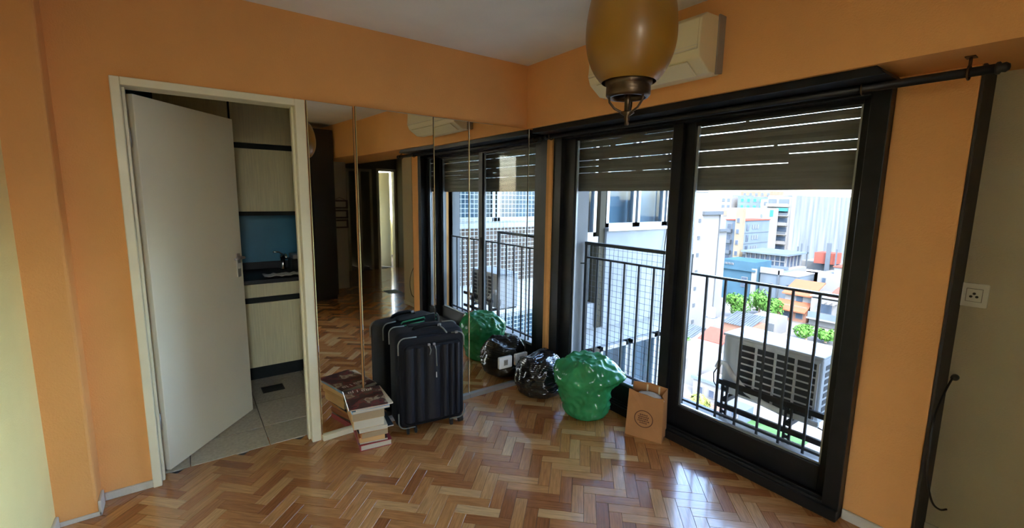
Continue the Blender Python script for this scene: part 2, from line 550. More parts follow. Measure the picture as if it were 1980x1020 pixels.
# rooms beyond the passage doors
w = MB()
w.box(0.9, 1.0, -8.2, -6.3, 0, CEIL)
w.box(1.42, 1.48, -8.2, -6.3, 0, CEIL)
w.box(2.7, 2.8, -8.2, -6.3, 0, CEIL)
w.box(0.9, 2.8, -8.2, -6.3, CEIL, CEIL + 0.1)
w.box(0.9, 2.8, -8.3, -8.2, 0, 0.9)
w.box(0.9, 1.5, -8.3, -8.2, 0.9, CEIL)
w.box(1.5, 2.8, -8.3, -8.2, 2.2, CEIL)
w.box(2.0, 2.8, -6.34, -6.3, 0, CEIL)
struct('wall_far_rooms', w, 'cream_paint', 'pale walls of the rooms beyond the passage', 'wall')
# kitchen shell
struct('wall_kitchen_back', B(-3.3, 0.52, 1.78, 1.9, 0, CEIL), 'blue_tile', 'blue wall behind the kitchen worktop', 'wall')
struct('wall_kitchen_right', B(-0.55, -0.45, 0.12, 1.78, 0, CEIL), 'cream_paint', 'cream side wall of the kitchen', 'wall')
w = MB()
w.box(-3.3, -3.2, 0.12, 1.78, 0, CEIL)
w.box(-3.3, -2.6, 0.0, 0.12, 0, CEIL)
struct('wall_kitchen_left', w, 'cream_paint', 'cream kitchen wall hidden behind the open door', 'wall')
struct('ceiling_kitchen', B(-3.3, 0.52, 0.12, 1.9, CEIL, CEIL + 0.15), 'ceiling_paint', 'kitchen ceiling', 'ceiling')
# own building above and around, so that the sun stands behind it
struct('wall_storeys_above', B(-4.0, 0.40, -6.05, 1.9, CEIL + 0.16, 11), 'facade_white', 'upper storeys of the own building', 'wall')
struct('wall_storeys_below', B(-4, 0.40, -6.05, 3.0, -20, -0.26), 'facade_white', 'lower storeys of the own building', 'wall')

struct('pier_shade_sheet', B(WX + 0.003, GX, PIER - 0.012, PIER - 0.001, 0, TOP), 'painted_shade', 'side of the orange pier, its shade laid on as a dark sheet', 'trim', 0.002)  # dark sheet puts the shade of the pier's side into colour
struct('wall_light_blocker', B(-1.55, -0.69, -3.95, -3.85, 0, CEIL), 'beige_paint', 'unseen beige partition added to keep the back daylight off the right wall', 'wall')  # added out of view to shade the right wall from the back door
w2 = thing('added_light_door', 'unseen glazed door added in the back wall to bring in more daylight', 'window', (0, 0, 0), 0, None, 'structure')  # door added behind the camera to brighten the room with sky light
for x0, x1, z0, z1 in ((-2.735, -2.69, 0.05, 2.36), (-2.265, -2.22, 0.05, 2.36), (-2.69, -2.265, 0.05, 0.10), (-2.69, -2.265, 2.31, 2.36)):
    MB().box(x0, x1, -4.63, -4.57, z0, z1).build('window_frame', 'cream_gloss', w2, 0.003)
for x0, x1 in ((-2.69, -2.265),):
    MB().box(x0, x1, -4.602, -4.598, 0.10, 2.31).build('pane', 'window_glass', w2)
# baseboards
b = MB()
b.box(-2.592, -2.397, -0.012, 0, 0, 0.04)
struct('baseboard_left', b, 'skirting_stone', 'low pale skirting under the orange wall by the doorway', 'baseboard', 0.003)
b = MB()
b.box(-2.735, -2.58, -0.135, -0.125, 0, 0.022)
b.box(-2.592, -2.58, -0.135, -0.03, 0, 0.075)
struct('baseboard_pilaster', b, 'skirting_stone', 'chipped white skirting around the pilaster', 'baseboard', 0.004)
struct('baseboard_side', B(-2.735, -2.722, -4.5, -0.137, 0, 0.06), 'skirting_stone', 'pale skirting under the lit cream wall', 'baseboard', 0.004)
struct('baseboard_pier', B(WX - 0.014, WX, PIER - 0.005, -2.16, 0, 0.05), 'skirting_stone', 'chipped white skirting under the orange pier', 'baseboard', 0.004)
struct('baseboard_right', B(GX - 0.012, GX, -3.09, PIER, 0, 0.05), 'skirting_stone', 'pale skirting under the shaded cream wall', 'baseboard', 0.004)

# ------------------------------------------------------------------ parquet floor
PL, PW, PT = 0.218, 0.0602, 0.012
u2 = Vector((1, -1, 0)) / math.sqrt(2)
v2 = Vector((-1, -1, 0)) / math.sqrt(2)
ORG = Vector((-0.869, -0.932, 0))
floor = struct('floor', MB().box(-2.9, 0.40, -4.7, 0.12, -0.25, -PT - 0.0005).box(0.40, 2.0, -8.3, -3.0, -0.25, -PT - 0.0005).box(2.0, 2.8, -8.3, -6.3, -0.25, -PT - 0.0005), 'grout', 'glossy brown herringbone parquet floor', 'floor')
def plank_mesh():
    me = bpy.data.meshes.new('plank')
    g = 0.0008
    x0, x1, y0, y1 = g, PL - g, g, PW - g
    c = 0.0004
    vs = [(x0, y0, -PT), (x1, y0, -PT), (x1, y1, -PT), (x0, y1, -PT),
          (x0, y0, -c), (x1, y0, -c), (x1, y1, -c), (x0, y1, -c),
          (x0 + c, y0 + c, 0), (x1 - c, y0 + c, 0), (x1 - c, y1 - c, 0), (x0 + c, y1 - c, 0)]
    fs = [(0, 3, 2, 1), (8, 9, 10, 11)]
    for i in range(4):
        j = (i + 1) % 4
        fs += [(i, j, 4 + j, 4 + i), (4 + i, 4 + j, 8 + j, 8 + i)]
    return vs, fs
pv, pf = plank_mesh()
pme = bpy.data.meshes.new('plank')
pme.from_pydata(pv, [], pf)
uvl = pme.uv_layers.new(name='UVMap')
for lp in pme.loops:
    q = pme.vertices[lp.vertex_index].co
    uvl.data[lp.index].uv = (q.x, q.y)
pme.materials.append(MATS['parquet'])
slots = []
LX, LY = u2, v2
for i in range(-60, 61):
    for k in range(-16, 17):
        ho = ORG + LX * (i * PW + k * PL) + LY * (i * PW - k * PL)
        slots.append((ho, 0))
        vo = ho + LX * (PL + PW) + LY * (PW - PL)
        slots.append((vo, 1))
def plank_matrix(o, kind):
    # local x along the plank; kind 1 is turned a quarter: its x runs along LY
    if kind == 0: ax, ay = LX, LY
    else: ax, ay = LY, -LX
    az = Vector((0, 0, 1))
    # keep the frame right handed by mirroring across the plank's width
    if ax.cross(ay).z < 0:
        o = o + ay * PW
        ay = -ay
    return Matrix(((ax.x, ay.x, 0, o.x), (ax.y, ay.y, 0, o.y), (0, 0, 1, o.z), (0, 0, 0, 1)))
cand = []
for o, kd in slots:
    Mx = plank_matrix(o, kd)
    c = Mx @ Vector((PL / 2, PW / 2, 0))
    if not (-2.80 < c.x < 0.50 and -4.9 < c.y < 0.16) and not (0.1 < c.x < 1.95 and -6.25 < c.y < -3.0): continue
    if c.y > 0.10 and not (-2.45 < c.x < -1.5): continue
    d = c - CAM_LOC
    z = d.dot(CF)
    vis = False
    if z > 0.1:
        px = 990 + 871.24 * d.dot(CR) / z
        py = 510 - 871.24 * d.dot(CU) / z
        vis = -40 < px < 2020 and py < 1060 and c.x < 0.25 and c.y < 0.1
        if c.y > -0.02 and not (-2.3 < c.x < -1.6): vis = False
        if -1.15 < c.x < -0.72 and c.y > -0.26: vis = False
    cand.append((vis, d.length, Mx))
cand.sort(key=lambda q: (not q[0], q[1]))
nplank = 0
sv, sf, suv = [], [], []
for vis, dl, Mx in cand:
    tilt = Vector((0, 0, random.uniform(-0.0004, 0.0004)))
    if vis and nplank < 298:
        o = bpy.data.objects.new('plank', pme)
        C.objects.link(o)
        o.parent = floor
        o.matrix_world = Matrix.Translation(tilt) @ Mx
        nplank += 1
    else:
        b0 = len(sv)
        for q in pv: sv.append(tuple(Mx @ Vector(q) + tilt))
        ru = random.uniform(0, 30)
        for fc in pf:
            sf.append(tuple(b0 + i for i in fc))
            suv += [(pv[i][0] + ru, pv[i][1]) for i in fc]
me = bpy.data.meshes.new('plank_field')
me.from_pydata(sv, [], sf)
ul = me.uv_layers.new(name='UVMap')
for i, q in enumerate(suv): ul.data[i].uv = q
me.materials.append(MATS['parquet_far'])
o = bpy.data.objects.new('plank_field', me)
C.objects.link(o)
o.parent = floor
o['kind'] = 'stuff'

# ------------------------------------------------------------------ kitchen floor
kf = struct('floor_kitchen', B(-3.3, -0.45, 0.095, 1.9, -0.25, -0.004), 'grout', 'beige terrazzo tile floor of the kitchen', 'floor')
TS = 0.395
tm = None
for ix in range(-3, 4):
    for iy in range(0, 5):
        x0, y0 = -1.842 + ix * TS, 0.098 + iy * TS - (0.13 if True else 0)
        x1, y1 = x0 + TS - 0.005, y0 + TS - 0.005
        y0 = max(y0, 0.098)
        y1 = min(y1, 1.77)
        if x0 < -3.25 or x1 > -0.5 or y1 <= y0: continue
        MB().box(x0, x1, y0, y1, -0.02, 0.003).build('tile', 'terrazzo' if (ix + iy) % 2 else 'terrazzo_dark', kf, 0.0015, seg=1)

# ------------------------------------------------------------------ kitchen door
dr = thing('door_1', 'cream kitchen door frame with a glossy white door standing open inwards', 'door', (0, 0, 0), 0, None, 'structure')
fr = MB()
FX0, FX1, IX0, IX1 = -2.397, -1.578, -2.360, -1.630
fr.box(FX0, IX0, -0.022, 0.10, 0, TOP)
fr.build('door_jamb', 'cream_gloss', dr, 0.004)
MB().box(IX1, FX1, -0.022, 0.10, 0, TOP).build('door_jamb', 'cream_gloss', dr, 0.004)
MB().box(IX0, IX1, -0.022, 0.10, 1.985, TOP).build('door_head', 'cream_gloss', dr, 0.004)
MB().box(IX0, IX0 + 0.012, 0.03, 0.065, 0, 1.985).build('door_stop', 'cream_gloss', dr, 0.002)
MB().box(IX1 - 0.012, IX1, 0.03, 0.065, 0, 1.985).build('door_stop', 'cream_gloss', dr, 0.002)
leaf = MB().box(0, 0.715, -0.018, 0.018, 0.008, 1.972).build('door_leaf', 'white_gloss', dr, 0.003)
leaf.location = (-2.340, 0.118, 0)
leaf.rotation_euler = (0, 0, math.radians(50.5))
MB().box(0.655, 0.690, -0.024, -0.018, 0.96, 1.115).build('handle_plate', 'steel', leaf, 0.002)
MB().box(0.662, 0.686, -0.027, -0.024, 1.015, 1.05).build('lock_rosette', 'white_plastic', leaf, 0.001)
MB().tube([(0.672, -0.02, 1.09), (0.672, -0.06, 1.09), (0.668, -0.066, 1.09), (0.58, -0.066, 1.088)], 0.008, 10).build('handle_lever', 'steel', leaf, smooth=True)
MB().box(0.7145, 0.7165, -0.012, 0.012, 0.94, 1.13).build('strike_plate', 'steel', leaf)
for hz in (0.25, 1.72):
    MB().tube([(-2.352, 0.106, hz), (-2.352, 0.106, hz + 0.09)], 0.007, 10).build('hinge', 'steel', dr, smooth=True)

# ------------------------------------------------------------------ kitchen fittings
KF = 1.20
def base_cabinet(x0, x1, label):
    t = thing('base_cabinet', label, 'cabinet', ((x0 + x1) / 2, KF, 0), 0, 'kitchen base cabinets')
    hw = (x1 - x0) / 2
    MB().box(-hw, hw, 0.02, 0.57, 0.12, 0.80).build('body', 'cabinet_laminate', t)
    MB().box(-hw, hw, 0.05, 0.55, 0.0, 0.12).build('toe_kick', 'cabinet_dark', t)
    d = MB().box(-hw + 0.005, hw - 0.005, 0.0, 0.02, 0.12, 0.645).build('cabinet_door', 'cabinet_laminate', t, 0.002)
    MB().box(-hw + 0.005, hw - 0.005, -0.002, 0.02, 0.648, 0.69).build('grip_rail', 'cabinet_dark', t)
    MB().box(-hw, hw, 0.0, 0.02, 0.692, 0.80).build('apron', 'cabinet_laminate', t, 0.002)
    return t
base_cabinet(-2.33, -1.872, 'kitchen base cabinet hidden mostly by the open door')
base_cabinet(-1.870, -1.427, 'pale kitchen base cabinet with one full door beside the open door')
base_cabinet(-1.417, -0.97, 'kitchen base cabinet showing only a sliver past the door jamb')
ct = thing('worktop', 'black granite kitchen worktop over the base cabinets', 'worktop', (-1.5, KF, 0))
MB().box(-0.83, 0.53, -0.02, 0.575, 0.80, 0.835).build('slab', 'granite', ct, 0.004)
tag(MB().box(-2.33, -0.97, KF + 0.555, KF + 0.575, 0.836, 0.90).build('upstand', 'granite', None, 0.003), 'low black granite upstand against the blue kitchen wall', 'upstand')
fa = thing('faucet', 'dark chrome kitchen faucet at the back of the worktop', 'faucet', (-1.47, KF + 0.46, 0.835))
MB().lathe([(0.028, 0), (0.028, 0.01), (0.018, 0.02), (0.018, 0.10), (0.022, 0.105), (0.022, 0.13), (0.0, 0.135)], 16).build('body', 'chrome', fa, smooth=True)
MB().tube([(0, 0, 0.10), (0, -0.05, 0.135), (0, -0.13, 0.15), (0, -0.17, 0.14), (0, -0.175, 0.115)], 0.012, 10).build('spout', 'chrome', fa, smooth=True)
MB().tube([(0, 0, 0.135), (-0.03, -0.02, 0.16), (-0.08, -0.04, 0.165)], 0.007, 8).build('lever', 'chrome', fa, smooth=True)
rk = thing('dish_tray', 'shallow dark dish tray at the back of the worktop', 'tray', (-1.28, KF + 0.42, 0.835))
MB().box(-0.14, 0.14, -0.10, 0.10, 0.0, 0.10).build('tray_body', 'granite', rk, 0.01)
MB().box(-0.13, 0.13, -0.09, 0.09, 0.10, 0.14).build('tray_rim', 'steel', rk, 0.01)
# crumpled cloth over the worktop edge
cl = bmesh.new()
bmesh.ops.create_grid(cl, x_segments=22, y_segments=12, size=1)
for q in cl.verts:
    x, y = q.co.x * 0.15, q.co.y * 0.07
    h = 0.012 + 0.02 * abs(noise.noise(Vector((x * 14, y * 18, 1.3)))) + 0.008 * noise.noise(Vector((x * 40, y * 40, 2)))
    yy = y + 0.012 * noise.noise(Vector((x * 20, 3, 0)))
    q.co = Vector((x, yy, max(0.002, h)))
me = bpy.data.meshes.new('kitchen_cloth')
cl.to_mesh(me)
cl.free()
me.materials.append(MATS['cloth_white'])
for q in me.polygons: q.use_smooth = True
o = bpy.data.objects.new('kitchen_cloth', me)
C.objects.link(o)
o.location = (-1.53, KF + 0.07, 0.836)
md = o.modifiers.new('thick', 'SOLIDIFY')
md.thickness = 0.003
tag(o, 'crumpled white cloth lying on the kitchen worktop', 'cloth')
def wall_cabinet(x0, x1, label):
    t = thing('wall_cabinet', label, 'cabinet', ((x0 + x1) / 2, 1.36, 1.33), 0, 'kitchen wall cabinets')
    hw = (x1 - x0) / 2
    MB().box(-hw, hw, 0.02, 0.42, 0.02, 1.14).build('body', 'cabinet_laminate', t)
    MB().box(-hw + 0.006, hw - 0.006, 0.0, 0.02, 0.035, 0.525).build('cabinet_door', 'cabinet_laminate', t, 0.002)
    MB().box(-hw + 0.006, hw - 0.006, 0.0, 0.02, 0.57, 1.12).build('cabinet_door', 'cabinet_laminate', t, 0.002)
    MB().box(-hw, hw, 0.004, 0.02, 0.527, 0.568).build('grip_rail', 'cabinet_dark', t)
    MB().box(-hw, hw, -0.002, 0.02, 0.0, 0.033).build('grip_rail', 'cabinet_dark', t)
    MB().box(-hw - 0.001, -hw + 0.012, 0.003, 0.02, 0.02, 1.14).build('edge_strip', 'cabinet_dark', t)
    MB().box(hw - 0.012, hw + 0.001, 0.003, 0.02, 0.02, 1.14).build('edge_strip', 'cabinet_dark', t)
    return t
wall_cabinet(-2.29, -1.832, 'kitchen wall cabinet mostly hidden above the open door')
wall_cabinet(-1.830, -1.372, 'two-tier pale kitchen wall cabinet in full view in the doorway')
wall_cabinet(-1.370, -0.912, 'kitchen wall cabinet beyond the door jamb, barely showing')
g = thing('floor_drain', 'dark square drain grate in the kitchen floor tiles', 'drain', (-1.70, 0.98, 0.003))
MB().box(-0.075, 0.075, -0.06, 0.06, 0, 0.004).build('grate_plate', 'black_metal', g)
for i in range(6):
    MB().box(-0.066, 0.066, -0.052 + i * 0.018, -0.042 + i * 0.018, 0.004, 0.0065).build('grate_bar', 'black_metal', g)

# ------------------------------------------------------------------ mirror panels
def mirror_panel(x0, x1, label, ang=0.0, z0=0.035, bev=0.0035, rail=None):
    t = thing('mirror_panel', label, 'mirror', (x1, -0.004, 0), ang, 'mirror panels on the orange wall')
    wd = x1 - x0
    MB().box(-wd, 0, -0.006, 0.0, z0, TOP).build('backing', 'cardboard_dark', t)
    m = MB()
    X0, X1, Z0, Z1 = -wd + 0.001, -0.001, z0, TOP - 0.001
    yf, ye = -0.0105, -0.0085
    m.add([(X0, ye, Z0), (X1, ye, Z0), (X1, ye, Z1), (X0, ye, Z1), (X0 + bev, yf, Z0 + bev), (X1 - bev, yf, Z0 + bev), (X1 - bev, yf, Z1 - bev), (X0 + bev, yf, Z1 - bev),
           (X0, -0.0062, Z0), (X1, -0.0062, Z0), (X1, -0.0062, Z1), (X0, -0.0062, Z1)],
          [(4, 5, 6, 7), (0, 1, 5, 4), (1, 2, 6, 5), (2, 3, 7, 6), (3, 0, 4, 7), (8, 9, 1, 0), (9, 10, 2, 1), (10, 11, 3, 2), (11, 8, 0, 3), (8, 11, 10, 9)])
    m.build('mirror_glass', 'mirror_silver', t)
    if rail == 'wood': MB().box(-wd, 0, -0.03, 0.0, 0.0, z0).build('bottom_rail', 'cream_gloss', t, 0.003)
    if rail == 'metal': MB().box(-wd, 0, -0.03, 0.0, 0.0, z0).build('bottom_rail', 'aluminium', t, 0.003)
    return t
mirror_panel(-1.574, -1.313, 'narrow mirror panel next to the kitchen door frame', math.radians(2.8), rail='wood')
mirror_panel(-1.306, -0.792, 'wide mirror panel standing slightly ajar behind the suitcase', math.radians(1.9), z0=0.03, rail='metal')
mirror_panel(-0.789, -0.520, 'narrow mirror strip between the two wide mirror panels', rail='metal')
mirror_panel(-0.517, 0.008, 'wide mirror panel with two sockets, behind the black bag', math.radians(-0.15), rail='metal')
mirror_panel(0.011, 0.286, 'mirror strip in the corner by the window', rail='metal')
def socket_plate(t, wd, hg, square=False):
    MB().prism(rrect(-wd / 2, wd / 2, -hg / 2, hg / 2, 0.006, 3), 1, -0.010, 0).build('cover_plate', 'white_plastic', t, 0.0015)
for sx, lab in ((-0.187, 'white wall socket on the mirror, the one nearer the suitcase'), (-0.032, 'white wall socket on the mirror, the one nearer the window')):
    t = thing('wall_socket', lab, 'socket', (sx, -0.0155, 0.21), 0, 'sockets on the mirror')
    socket_plate(t, 0.122, 0.092)
    MB().box(-0.019, 0.019, -0.013, -0.010, -0.022, 0.022).build('socket_insert', 'pvc_dark', t, 0.001)
    for hx in (-0.007, 0.007): MB().box(hx - 0.002, hx + 0.002, -0.0135, -0.0128, 0.0, 0.010).build('socket_hole', 'black_plastic', t)
    MB().box(-0.002, 0.002, -0.0135, -0.0128, -0.014, -0.005).build('socket_hole', 'black_plastic', t)

# ------------------------------------------------------------------ window
wd = thing('window_1', 'black framed sliding balcony window of two sashes', 'window', (0, 0, 0), 0, None, 'structure')
YL, YR = -0.047, -2.157
def wpart(n, x0, x1, y0, y1, z0, z1, m='black_wood', bv=0.003, par=None):
    return MB().box(x0, x1, y0, y1, z0, z1).build(n, m, par or wd, bv)
wpart('frame_jamb', 0.235, 0.36, YL, YL - 0.095, 0.03, 1.985)
wpart('frame_jamb', 0.235, 0.36, YR, YR + 0.07, 0.03, 1.985)
wpart('frame_head', 0.235, 0.36, YL - 0.095, YR + 0.07, 1.955, 1.985)
wpart('threshold', 0.215, 0.36, YL, YR, 0.0, 0.055)
wpart('track_rail', 0.255, 0.262, YL - 0.095, YR + 0.07, 0.055, 0.075, 'black_metal', 0.001)
wpart('track_rail', 0.232, 0.239, YL - 0.095, YR + 0.07, 0.055, 0.068, 'black_metal', 0.001)
def sash(x0, x1, y0, y1, sl, sr, inner):
    s = MB().box(x0, x1, y0, y0 - sl, 0.06, 1.955).build('sash_stile', 'black_wood', wd, 0.003)
    MB().box(x0, x1, y1 + sr, y1, 0.06, 1.955).build('sash_stile', 'black_wood', wd, 0.003)
    MB().box(x0, x1, y0 - sl, y1 + sr, 0.06, 0.195).build('bottom_rail', 'black_wood', wd, 0.003)
    MB().box(x0, x1, y0 - sl, y1 + sr, 1.935, 1.955).build('top_rail', 'black_wood', wd, 0.003)
    xm = (x0 + x1) / 2
    MB().box(xm - 0.002, xm + 0.002, y0 - sl + 0.003, y1 + sr - 0.003, 0.19, 1.94).build('pane', 'window_glass', wd)
    for yy in (y0 - sl, y1 + sr):
        sg = -1 if yy == y0 - sl else 1
        MB().box(x1 - 0.012, x1 + 0.004, yy, yy + sg * 0.012, 0.195, 1.935).build('glazing_bead', 'aluminium', wd)
    MB().box(x1 - 0.012, x1 + 0.004, y0 - sl - 0.012, y1 + sr + 0.012, 0.195, 0.207).build('glazing_bead', 'aluminium', wd)
sash(0.272, 0.302, -0.14, -1.168, 0.115, 0.068, True)
sash(0.306, 0.336, -1.162, -2.087, 0.068, 0.046, False)
MB().box(0.262, 0.272, -1.118, -1.138, 0.98, 1.10).build('sash_pull', 'black_metal', wd, 0.002)
struct('trim_2', MB().prism([(-0.045, 1.985), (-2.19, 1.985), (-2.157, TOP), (-0.045, TOP)], 0, 0.02, 0.36), 'black_wood', 'black pelmet board under the beam over the window', 'trim', 0.003)
# roller shutter, half lowered
sh = thing('roller_shutter', 'half lowered brown roller shutter outside the window', 'shutter', (0.385, -1.10, 1.56))
ph = 0.047
gaps = {3: 0.0032, 4: 0.0028, 5: 0.0034, 7: 0.0046, 8: 0.0018}
fills = {3: [(-1.0, -0.62), (0.30, 0.36)], 4: [(-0.62, 0.02), (0.1, 0.7)], 5: [(0.0, 0.08), (-0.56, -0.54)], 7: [(0.02, 0.07), (0.55, 0.6)], 8: [(-0.4, -0.38), (0.3, 0.5)]}
for i in range(9):
    z0 = i * ph
    gp = gaps.get(i + 1, 0.0)
    y0, y1 = 1.0, -1.0
    sl = MB().prism([(-0.004, z0), (0.004, z0), (0.007, z0 + (ph - gp) * 0.5), (0.004, z0 + ph - gp), (-0.004, z0 + ph - gp), (-0.007, z0 + (ph - gp) * 0.5)], 1, y1, y0)
    o = sl.build('slat', 'shutter_slat', sh)
    o.rotation_euler = (random.uniform(-0.0007, 0.0007), 0, 0)
    for ya, yb in fills.get(i + 1, []):
        MB().box(-0.002, 0.002, ya, yb, z0 + ph - gp - 0.001, z0 + ph + 0.001).build('slat_link', 'shutter_slat', sh)
struct('trim_3', MB().box(0.372, 0.40, -0.045, -0.115, 0.10, 2.0).box(0.372, 0.40, -2.10, -2.157, 0.10, 2.0), 'facade_grey', 'shutter guide channels beside the window', 'trim')
# curtain rod
cr_ = thing('curtain_rod', 'long dark curtain rod hung under the beam', 'curtain rod', (0.15, -1.26, 1.968))
MB().tube([(0, 1.19, 0), (0, -1.20, 0)], 0.0165, 16).build('rod', 'black_metal', cr_, smooth=True)
for yy, sg in ((1.19, 1), (-1.20, -1)):
    m = MB()
    for r_, d_ in ((0.019, 0.0),): pass
    prof = [(0.0165, 0), (0.021, 0.004), (0.021, 0.012), (0.015, 0.016), (0.017, 0.026), (0.010, 0.036), (0.0, 0.038)]
    m.lathe(prof, 14)
    o = m.build('finial', 'black_metal', cr_, smooth=True)
    o.rotation_euler = (-sg * math.pi / 2, 0, 0)
    o.location = (0, yy, 0)
for yy in (1.15, -0.82, -1.135):
    MB().tube([(0, yy, 0.052), (0.0, yy + 0.0, 0.024)], 0.005, 8).tube([(0.024 * math.cos(a), yy, 0.024 * math.sin(a)) for a in [math.pi / 2 + k * math.pi / 6 for k in range(13)]], 0.004, 6, False).build('bracket', 'bronze', cr_, smooth=True)
    MB().box(-0.02, 0.02, yy - 0.014, yy + 0.014, 0.0505, 0.054).build('bracket_plate', 'bronze', cr_)

# ------------------------------------------------------------------ indoor air conditioner
ac = thing('air_conditioner', 'cream split air conditioner on the beam behind the lamp', 'air conditioner', (0, -1.185, 2.10))
prof = [(-0.0, 0.02), (-0.0, 0.268), (-0.15, 0.262), (-0.192, 0.232), (-0.20, 0.09), (-0.185, 0.055), (-0.10, 0.0), (-0.02, 0.0)]
MB().prism(prof, 1, -0.352, 0.352).build('body', 'pvc_cream', ac, 0.008, seg=3)
MB().prism([(-0.194, 0.228), (-0.2015, 0.10), (-0.206, 0.10), (-0.198, 0.228)], 1, -0.345, 0.345).build('front_panel', 'pvc_cream', ac, 0.002)
MB().prism([(-0.188, 0.050), (-0.108, 0.0), (-0.112, -0.005), (-0.192, 0.045)], 1, -0.29, 0.29).build('louver', 'pvc_cream', ac, 0.001)
MB().box(-0.2055, -0.2005, -0.345, 0.345, 0.094, 0.112).build('trim_band', 'cover_cream', ac)
for sg in (-1, 1):
    MB().prism([(-0.0, 0.01), (-0.0, 0.272), (-0.055, 0.272), (-0.055, 0.0)], 1, sg * 0.350, sg * 0.360).build('end_cap', 'pvc_dark', ac, 0.003)

# ------------------------------------------------------------------ pendant lamp
lx, ly = -1.052, -1.858
pl = thing('pendant_lamp', 'amber glass pendant lamp with a bronze finial hanging from the ceiling', 'lamp', (lx, ly, 1.725))
prof = []
zc, rz0, rz1, rr = 0.262, 0.165, 0.215, 0.133
for i in range(33):
    a = -math.pi / 2 + math.pi * i / 32
    zz = zc + (rz0 if a < 0 else rz1) * math.sin(a)
    r_ = rr * math.cos(a) ** 0.86 if math.cos(a) > 1e-6 else 0
    if zz < 0.122: continue
    r_ = max(r_, 0.045)
    prof.append((r_, zz))
MB().lathe(prof, 48, cap=False).build('globe', 'amber_glass', pl, smooth=True)
MB().lathe([(0.064, 0.113), (0.070, 0.120), (0.070, 0.133), (0.064, 0.137), (0.066, 0.100), (0.066, 0.088), (0.060, 0.080), (0.052, 0.080), (0.052, 0.115), (0.064, 0.113)], 40, cap=False).build('lower_collar', 'bronze', pl, smooth=True)
MB().lathe([(0.066, 0.128), (0.0705, 0.134), (0.0705, 0.148), (0.066, 0.150)], 40, cap=False).build('collar_band', 'bronze', pl, smooth=True)
for k in range(3):
    a = 0.5 + k * 2 * math.pi / 3
    ca, sa = math.cos(a), math.sin(a)
    MB().tube([(0.058 * ca, 0.058 * sa, 0.085), (0.056 * ca, 0.056 * sa, 0.066), (0.040 * ca, 0.040 * sa, 0.048), (0.018 * ca, 0.018 * sa, 0.038), (0.006 * ca, 0.006 * sa, 0.034)], 0.0035, 8).build('bow', 'bronze', pl, smooth=True)
MB().tube([(0, 0, 0.12), (0, 0, 0.03)], 0.009, 10).build('stem', 'bronze', pl, smooth=True)
MB().lathe([(0.0, 0.0), (0.006, 0.001), (0.008, 0.007), (0.004, 0.012), (0.010, 0.018), (0.006, 0.026), (0.022, 0.036), (0.018, 0.040), (0.0, 0.042)], 18).build('finial', 'bronze', pl, smooth=True)
MB().lathe([(0.050, 0.468), (0.060, 0.470), (0.060, 0.485), (0.040, 0.50), (0.020, 0.515), (0.0, 0.52)], 32).build('upper_collar', 'bronze', pl, smooth=True)
for k in range(8):
    zz = 0.515 + k * 0.026
    o = MB().tube([(0.009 * math.cos(a), 0, 0.017 * math.sin(a)) for a in [i * math.pi / 6 for i in range(13)]], 0.0022, 6, False).build('chain_link', 'bronze', pl, smooth=True)
    o.location = (0, 0, zz + 0.015)
    o.rotation_euler = (0, 0, (k % 2) * math.pi / 2)
MB().lathe([(0.0, CEIL - 1.725 - 0.035), (0.02, CEIL - 1.725 - 0.035), (0.05, CEIL - 1.725 - 0.008), (0.05, CEIL - 1.725), (0.0, CEIL - 1.725)], 28).build('canopy', 'bronze', pl, smooth=True)

# ------------------------------------------------------------------ right wall socket and loose cable
t = thing('wall_socket', 'square white wall socket with three dark holes on the shaded wall', 'socket', (GX, -2.455, 1.123), -math.pi / 2)
MB().prism(rrect(-0.042, 0.042, -0.05, 0.05, 0.006, 3), 1, -0.010, 0).build('cover_plate', 'white_plastic', t, 0.002)
MB().box(-0.0248, 0.0248, -0.0112, -0.010, -0.0278, 0.0278).build('insert_gap', 'black_plastic', t)
MB().box(-0.0235, 0.0235, -0.0125, -0.0112, -0.0265, 0.0265).build('socket_insert', 'white_plastic', t, 0.001)
for hx, hz in ((0, 0.007), (-0.009, -0.006), (0.009, -0.006)):
    MB().tube([(hx, -0.0126, hz), (hx, -0.0134, hz)], 0.0052, 10).build('socket_hole', 'black_plastic', t)
t = thing('loose_cable', 'thin black cable hanging in a loop from a wall plug', 'cable', (GX, -2.438, 0.755))
MB().tube([(0, 0, 0), (-0.012, 0, 0), (-0.03, 0.004, 0.0)], [0.014, 0.014, 0.008], 12).build('plug', 'black_plastic', t, smooth=True)
cp = [Vector(q) for q in ((-0.03, 0.004, 0), (-0.10, 0.010, -0.045), (-0.19, 0.014, -0.13), (-0.24, 0.008, -0.25), (-0.245, 0.0, -0.38), (-0.215, -0.02, -0.49), (-0.17, -0.04, -0.535), (-0.125, -0.055, -0.545))]
sm = []
for i in range(len(cp) - 1):
    p0, p1, p2, p3 = cp[max(0, i - 1)], cp[i], cp[i + 1], cp[min(len(cp) - 1, i + 2)]
    for k in range(6):
        q = k / 6
        sm.append(0.5 * ((2 * p1) + (p2 - p0) * q + (2 * p0 - 5 * p1 + 4 * p2 - p3) * q * q + (3 * p1 - p0 - 3 * p2 + p3) * q ** 3))
sm.append(cp[-1])
MB().tube(sm, 0.0042, 8).build('cord', 'black_plastic', t, smooth=True)

